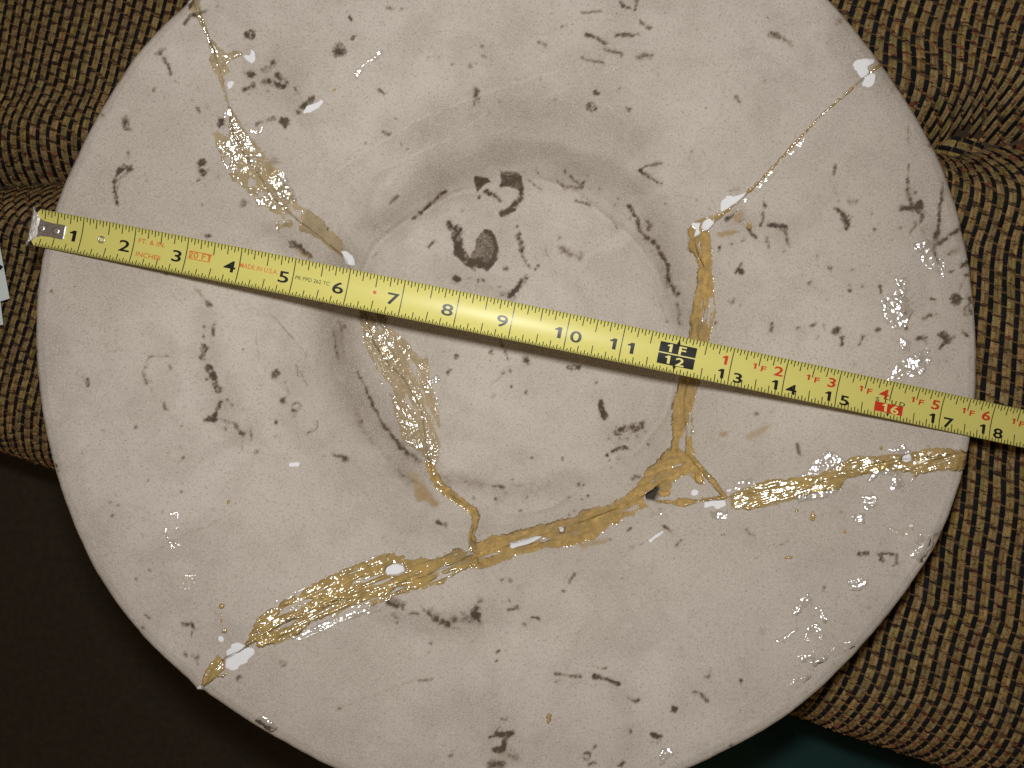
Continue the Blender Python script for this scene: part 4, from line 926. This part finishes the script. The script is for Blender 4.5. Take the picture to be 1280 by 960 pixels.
# hook, rivets, eyelet
def solid_st(name, poly, mat, h0, h1, parent, bev=.0):
    n = len(poly)
    P = np.array(poly); c = P.mean(0)
    lo = tape_pt(P[:, 0], P[:, 1], 0.0); hi = tape_pt(P[:, 0], P[:, 1], 0.0)
    zc = tape_pt(c[0], c[1])[2]
    lo[:, 2] = lo[:, 2] + h0; hi[:, 2] = hi[:, 2] + h1
    Pin = c + (P - c) * (1 - bev); hin = tape_pt(Pin[:, 0], Pin[:, 1], h1 + .00018)
    V = np.r_[lo, hi, hin]
    F4 = [[i, (i + 1) % n, n + (i + 1) % n, n + i] for i in range(n)] + [[n + i, n + (i + 1) % n, 2 * n + (i + 1) % n, 2 * n + i] for i in range(n)]
    me = bpy.data.meshes.new(name)
    me.from_pydata([tuple(v) for v in V], [], F4 + [list(range(2 * n, 3 * n))])
    bm = bmesh.new(); bm.from_mesh(me); bmesh.ops.recalc_face_normals(bm, faces=bm.faces[:]); bm.to_mesh(me); bm.free()
    me.materials.append(mat)
    o = bpy.data.objects.new(name, me); COL.objects.link(o); o.parent = parent
    return o
hook = solid_st('hook', [(.02, .03), (.10, .12), (.16, .24), (.26, .295), (.42, .31), (.66, .30), (.69, .33), (.69, .67), (.66, .70), (.42, .69), (.26, .705), (.16, .76), (.10, .88), (.02, .97)], M_STEEL, -.0002, .0006, tape, .06)
lip = bpy.data.meshes.new('hook_lip')
bm = bmesh.new()
tsl = np.linspace(-.02, 1.02, 9)
rows = []
for (so, ho) in ((.055, .0007), (.02, .0009), (-.005, .0003), (-.012, -.0015), (-.012, -.0105), (.02, -.0105), (.02, -.0006), (.055, .0002)):
    rows.append([bm.verts.new(tape_pt(so, .5 + (t - .5) * (1.0 if ho > -.005 else .94), ho)) for t in tsl])
for i in range(len(rows)):
    r1, r2 = rows[i], rows[(i + 1) % len(rows)]
    for k in range(8): bm.faces.new((r1[k], r1[k + 1], r2[k + 1], r2[k]))
bm.faces.new([r[0] for r in rows]); bm.faces.new([r[-1] for r in rows][::-1])
bmesh.ops.recalc_face_normals(bm, faces=bm.faces[:]); bm.to_mesh(lip); bm.free()
lip.materials.append(M_STEEL)
lo_ = bpy.data.objects.new('hook_lip', lip); COL.objects.link(lo_); lo_.parent = hook

def dome_st(name, s, t, rad, h0, hh, parent, hole=0.0):
    V, F4 = [], []
    na_ = 20
    prof = [(1.0, 0), (1.0, .5), (.86, .9), (.6, 1.0), (.3, .97), (.02, .95)] if not hole else [(1.0, 0), (.95, .7), (.78, 1.0), (.62, .8), (hole, .1), (hole, -.6), (.02, -.6)]
    c = tape_pt(s, t)
    for r_, z_ in prof:
        for k in range(na_):
            a = 2 * math.pi * k / na_
            V.append((c[0] + rad * r_ * math.cos(a), c[1] + rad * r_ * math.sin(a), c[2] + h0 + hh * z_))
    for i in range(len(prof) - 1):
        for k in range(na_):
            F4.append([i * na_ + k, i * na_ + (k + 1) % na_, (i + 1) * na_ + (k + 1) % na_, (i + 1) * na_ + k])
    return mesh_np(name, V, np.array(F4), M_STEEL, parent)
dome_st('rivet', .225, .50, .0018, .0006, .0007, hook); dome_st('rivet', .515, .50, .0018, .0006, .0007, hook)
dome_st('eyelet', 1.39, .50, .0019, .0, .0007, tape, hole=.42)

# ------------------------------------------------------------------ the armchair
chair = empty('armchair', 'brown woven upholstered chair seat with rows of black dashes under the dish', 'chair')
AN = math.radians(16.0)
E1 = np.array([math.cos(AN), -math.sin(AN)]); E2 = np.array([-math.sin(AN), -math.cos(AN)])
VE = .090          # where the front of the seat starts to roll over
RO_ = .050
YC = .130
TUX, TUY = .247, .134

def cushion_z(x, y):
    z = ZR - .112 + .205 * x
    z = z + .004 * fbm(x * 9, y * 9, 401, 2)
    g = np.abs(y - YC - .006 * fbm(x * 8, x * 0 + 1, 403, 2))
    z = z - .030 * np.exp(-g / .011) + .010 * np.exp(-((g - .03) / .02) ** 2)
    rt = np.hypot(x - TUX, (y - TUY) * 1.2)
    z = z - .014 * np.exp(-(rt / .022) ** 2)
    rd = np.hypot(x - CX, y - CY)
    z = z + .045 * np.exp(-(rd / .085) ** 4)
    # pressed down by the dish
    rn = np.clip(rd / np.maximum(r_out(np.arctan2(y - CY, x - CX)), 1e-6), 0, 1.0) * PMAX
    under = ZR + np.interp(rn, _pr, _pz) - .0165
    return np.where(rd < .224, np.minimum(z, under), np.minimum(z, ZR - .016 + np.maximum(0, rd - .224)))

def plan_warp(x, y, seat):
    near_c = np.exp(-np.abs(y - YC) / .030)
    if seat:
        x = x + np.clip(.20 - x, 0, .6) * .045 * near_c
    loc = np.exp(-(((x - TUX) / .05) ** 2 + ((y - TUY) / .034) ** 2))
    x = x - .48 * (x - TUX) * loc
    x = x + .0016 * fbm(x * 30, y * 30, 411, 2)
    return x, y

def seat_pt(u, v):
    ph = np.clip((v - VE) / RO_, 0, math.pi / 2)
    vp = np.where(v < VE, v, VE + RO_ * np.sin(ph))
    drop = np.where(v < VE, 0, RO_ * (1 - np.cos(ph))) + np.maximum(0, v - VE - RO_ * math.pi / 2)
    uu = u + .20 * np.clip(.05 - v, 0, .4) * -1 * sstep(-.05, .14, u)
    x = uu * E1[0] + vp * E2[0]; y = uu * E1[1] + vp * E2[1]
    x, y = plan_warp(x, y, True)
    return np.stack([x, y, cushion_z(x, y) - drop], -1)

def back_pt(u, v):
    x = u * E1[0] + v * E2[0]; y = u * E1[1] + v * E2[1]
    x, y = plan_warp(x, y, False)
    return np.stack([x, y, cushion_z(x, y) + .10 * np.clip(y - .18, 0, 1)], -1)

TUCK_A = math.radians(-20)
def tuck_pt(u, v):
    """a small pinched fold of cloth beside the tuft; its rows run across"""
    tx, ty = math.cos(TUCK_A), math.sin(TUCK_A)
    x = TUX + .0035 + v * tx + u * ty * -1 * -1 * 0 - u * ty
    y = TUY - .002 + v * ty + u * tx
    z = cushion_z(x * 0 + TUX, y * 0 + TUY) + .0075 - 30 * (u * u) - 24 * v * v + .2 * (x - TUX)
    return np.stack([x, y, z], -1)

def normals(fn, u, v, e=4e-4):
    a = fn(u + e, v) - fn(u - e, v); b_ = fn(u, v + e) - fn(u, v - e)
    n = np.cross(b_, a)
    n /= np.linalg.norm(n, axis=-1, keepdims=True) + 1e-12
    n *= np.where(n[..., 2:3] < -.2, -1, 1)
    return n

def bead(nu, nv, flat=2.4):
    """unit pillow over [-1,1]^2, height 0..1, superelliptic"""
    a = np.linspace(-1, 1, nu); b_ = np.linspace(-1, 1, nv)
    A, B = np.meshgrid(a, b_, indexing='ij')
    H = np.clip(1 - np.abs(A) ** flat, 0, 1) ** .5 * np.clip(1 - np.abs(B) ** (flat + 1.2), 0, 1) ** .5
    Bx = B * (1 - .0 * A ** 2); Ax = A * (1 - .22 * B ** 4)
    q = np.arange(nu * nv).reshape(nu, nv)
    f = np.stack([q[:-1, :-1], q[:-1, 1:], q[1:, 1:], q[1:, :-1]], -1).reshape(-1, 4)
    return Ax.ravel(), Bx.ravel(), H.ravel(), f

def lay(name, fn, cu, cv, wu, wv, hgt, base, tones, mat, parent, nu=6, nv=7, skew=0.0):
    A, B, H, f = bead(nu, nv)
    n = len(cu)
    if n == 0: return
    su = cu[:, None] + A[None] * wu[:, None] + skew * B[None] * wu[:, None]; sv = cv[:, None] + B[None] * wv[:, None]
    P = fn(su, sv); Nn = normals(fn, su, sv)
    rough = 1 + .22 * vnoise(su * 1900, sv * 1900, 7)
    P = P + Nn * ((base + hgt[:, None] * H[None] * rough)[..., None])
    Fq = (f[None] + (np.arange(n) * len(A))[:, None, None]).reshape(-1, 4)
    tn = np.repeat(tones[:, None, :], len(A), 1).reshape(-1, 3)
    o = mesh_np(name, P.reshape(-1, 3), Fq, mat, parent, attrs=dict(tone=tn))
    o['kind'] = 'stuff'
    return o

PU, PV = .0065, .0070
def weave(part, fn, keep, u0, u1, v0, v1, seed):
    r_ = np.random.default_rng(seed)
    i = np.arange(math.floor(u0 / PU), math.ceil(u1 / PU)); j = np.arange(math.floor(v0 / PV), math.ceil(v1 / PV))
    I, J = [a.ravel() for a in np.meshgrid(i, j, indexing='ij')]
    stag = .45 * I; stag = stag - np.floor(stag) + .05 * r_.standard_normal(len(I))
    U = I * PU; V = (J + stag) * PV
    k = keep(fn(U, V)); U, V = U[k], V[k]; n = len(U)
    jit = lambda a: 1 + a * r_.standard_normal(n)
    # tan floats, two plies side by side
    base_t = np.array([.375, .272, .110])
    for off, w in ((-.15, .17), (.15, .17)):
        tone = base_t * np.clip(jit(.16), .5, 1.6)[:, None] * np.c_[jit(.05), jit(.04), jit(.12)]
        lay('tan_yarn', fn, U + off * PU, V + r_.normal(0, .04, n) * PV, w * PU * jit(.08), .44 * PV * jit(.05), .0011 * jit(.12), .0002, tone, M_YARN, part, 5, 7)
    # red-brown binding threads between the floats: short, uneven, flecky
    for dv in (.36, .43, .50, .57, .64):
        pick = r_.random(n)[:, None]
        tone = np.where(pick < .24, np.array([.20, .055, .028]), np.where(pick < .60, np.array([.30, .165, .050]), np.where(pick < .8, np.array([.055, .035, .022]), np.array([.34, .23, .10])))) * np.clip(jit(.35), .3, 2.0)[:, None]
        lay('binding_thread', fn, U + r_.uniform(-.16, .16, n) * PU, V + (dv + r_.normal(0, .03, n)) * PV, r_.uniform(.14, .32, n) * PU, .038 * PV * jit(.2), .0011 * jit(.3), .0005, tone, M_REDYARN, part, 5, 4, skew=0.0)
    # black dashes in the grooves
    tone = np.array([.0075, .0085, .0125]) * np.clip(jit(.35), .3, 2.5)[:, None]
    lay('black_yarn', fn, U + .5 * PU, V + .22 * PV, .195 * PU * jit(.08), .43 * PV * jit(.04), .0010 * jit(.15), .0003, tone, M_DARKYARN, part, 5, 7)
    tone = np.array([.17, .10, .045]) * np.clip(jit(.35), .3, 2)[:, None]
    lay('groove_thread', fn, U + .5 * PU, V + .72 * PV, .19 * PU * jit(.1), .06 * PV * jit(.1), .0009 * jit(.2), .0001, tone, M_REDYARN, part, 5, 5)

def sheet(name, fn, u0, u1, v0, v1, du, dv, keep, parent):
    u = np.arange(u0, u1, du); v = np.arange(v0, v1, dv)
    U, V = np.meshgrid(u, v, indexing='ij'); P = fn(U, V)
    q = np.arange(U.size).reshape(U.shape)
    f = np.stack([q[:-1, :-1], q[:-1, 1:], q[1:, 1:], q[1:, :-1]], -1).reshape(-1, 4)
    P2 = P.reshape(-1, 3); f = f[keep(P2)[f].all(1)]
    used, inv = np.unique(f, return_inverse=True)
    return mesh_np(name, P2[used], inv.reshape(-1, 4), M_BACKING, parent)

def seen(P):
    rd = np.hypot(P[..., 0] - CX, P[..., 1] - CY)
    return (rd > .178) & (P[..., 0] > -.43) & (P[..., 0] < .37) & (P[..., 1] < .30) & (P[..., 2] > .20)
in_seat = lambda P: seen(P) & (P[..., 1] < YC + .004)
tuckzone = lambda P: np.hypot((P[..., 0] - TUX - .0035) / .0085, (P[..., 1] - TUY + .002) / .0085) < 1
in_back = lambda P: seen(P) & (P[..., 1] > YC + .001)
sheet_seat = sheet('seat_cushion', seat_pt, -.45, .45, -.32, VE + .32, .004, .004, lambda P: (P[:, 1] < YC + .006) & (P[:, 2] > .10), chair)
sheet_back = sheet('back_cushion', back_pt, -.50, .50, -.45, .12, .004, .004, lambda P: (P[:, 1] > YC - .004) & (P[:, 1] < .36), chair)
weave(sheet_seat, seat_pt, lambda P: in_seat(P) & ~tuckzone(P), -.45, .42, -.30, VE + .14, 11)
weave(sheet_back, back_pt, lambda P: in_back(P) & ~tuckzone(P), -.50, .45, -.42, .10, 12)
sheet_tuck = sheet('pinched_fold', tuck_pt, -.0125, .0126, -.0105, .0106, .0012, .0012, lambda P: P[:, 2] > 0, chair)
weave(sheet_tuck, tuck_pt, lambda P: P[..., 2] > 0, -.011, .012, -.010, .009, 13)

# ------------------------------------------------------------------ floor
n = 90
cx_, cy_ = np.meshgrid(np.linspace(-1.2, 1.2, n), np.linspace(-1.2, 1.2, n))
cz_ = .004 * fbm(cx_ * 30, cy_ * 30, 501, 3)
q = np.arange(n * n).reshape(n, n)
carpet = mesh_np('carpet_floor', np.c_[cx_.ravel(), cy_.ravel(), cz_.ravel()], np.stack([q[:-1, :-1], q[:-1, 1:], q[1:, 1:], q[1:, :-1]], -1).reshape(-1, 4), M_CARPET)
carpet['kind'] = 'structure'; carpet['label'] = 'dark brown carpet in shadow under the chair'

# ------------------------------------------------------------------ teal cloth on the floor
TZ = .18
nu_, nv_ = 44, 30
a_, b_ = np.meshgrid(np.linspace(-1, 1, nu_), np.linspace(-1, 1, nv_), indexing='ij')
hgt = np.clip(1 - np.abs(a_) ** 3, 0, 1) ** .5 * np.clip(1 - np.abs(b_) ** 3, 0, 1) ** .5
tcx, tcy = ray_at(1096, 1002, TZ)
rot = math.radians(-24)
lx, ly = a_ * .15 * (1 - .06 * b_ ** 2), b_ * .062 * (1 - .08 * a_ ** 2)
tx_ = tcx + lx * math.cos(rot) - ly * math.sin(rot); ty_ = tcy + lx * math.sin(rot) + ly * math.cos(rot)
zu = TZ - .09 + .09 * hgt + .005 * fbm(a_ * 3, b_ * 3, 601, 3) * hgt; zl = .004 + 0 * hgt
q = np.arange(nu_ * nv_).reshape(nu_, nv_); n0 = nu_ * nv_
ft = np.stack([q[:-1, :-1], q[1:, :-1], q[1:, 1:], q[:-1, 1:]], -1).reshape(-1, 4)
ring = np.r_[q[:, 0], q[-1, 1:], q[-2::-1, -1], q[0, -2:0:-1]]
sk = np.stack([ring, np.roll(ring, -1), np.roll(ring, -1) + n0, ring + n0], -1)
teal = mesh_np('folded_blanket', np.r_[np.c_[tx_.ravel(), ty_.ravel(), zu.ravel()], np.c_[tx_.ravel(), ty_.ravel(), zl.ravel()]], [ft, ft[:, ::-1] + n0, sk[:, ::-1]], M_TEAL)
teal['label'] = 'dark teal folded blanket on the floor in front of the chair'; teal['category'] = 'blanket'

# ------------------------------------------------------------------ papers at the left
def paper(corners, lift, label):
    P = []
    for px, py in corners:
        x, y = ray_at(px, py, ZR - .165); P.append((x, y))
    P = np.array(P)
    nn = 24
    s_, t_ = np.meshgrid(np.linspace(0, 1, nn), np.linspace(0, 1, nn), indexing='ij')
    X = (1 - s_) * (1 - t_) * P[0, 0] + s_ * (1 - t_) * P[1, 0] + s_ * t_ * P[2, 0] + (1 - s_) * t_ * P[3, 0]
    Y = (1 - s_) * (1 - t_) * P[0, 1] + s_ * (1 - t_) * P[1, 1] + s_ * t_ * P[2, 1] + (1 - s_) * t_ * P[3, 1]
    Z = ZR - .172 + .05 * (X + .32) + lift
    q = np.arange(nn * nn).reshape(nn, nn); n0 = nn * nn
    ft = np.stack([q[:-1, :-1], q[1:, :-1], q[1:, 1:], q[:-1, 1:]], -1).reshape(-1, 4)
    ring = np.r_[q[:, 0], q[-1, 1:], q[-2::-1, -1], q[0, -2:0:-1]]
    sk = np.stack([ring, np.roll(ring, -1), np.roll(ring, -1) + n0, ring + n0], -1)
    o = mesh_np('sheet_of_paper', np.r_[np.c_[X.ravel(), Y.ravel(), Z.ravel()], np.c_[X.ravel(), Y.ravel(), Z.ravel() - .0003]], [ft[:, ::-1], ft + n0, sk], M_PAPER, smooth=False)
    o['label'] = label; o['category'] = 'paper'
    return o
p1 = paper([(0 - 210, 316), (-6, 254), (17, 374), (-188, 436)], .012, 'pale blue sheet of paper with a black print mark, by the tape hook')
p2 = paper([(-210, 330), (-4, 330), (5.5, 406), (-200, 440)], .0085, 'pale blue sheet of paper peeking out from under the printed sheet')
mk = bpy.data.meshes.new('print_mark')
x0, y0 = ray_at(-1, 334, ZR - .158)
mk.from_pydata([(x0 + dx_ * .0022, y0 + dy_ * .0016, ZR - .1585) for dx_, dy_ in ((-1, -.6), (.3, -1), (1, .2), (.2, 1), (-1, .7))], [], [[0, 1, 2, 3, 4]])
mk.materials.append(M_BLACK)
mo = bpy.data.objects.new('print_mark', mk); COL.objects.link(mo); mo.parent = p1
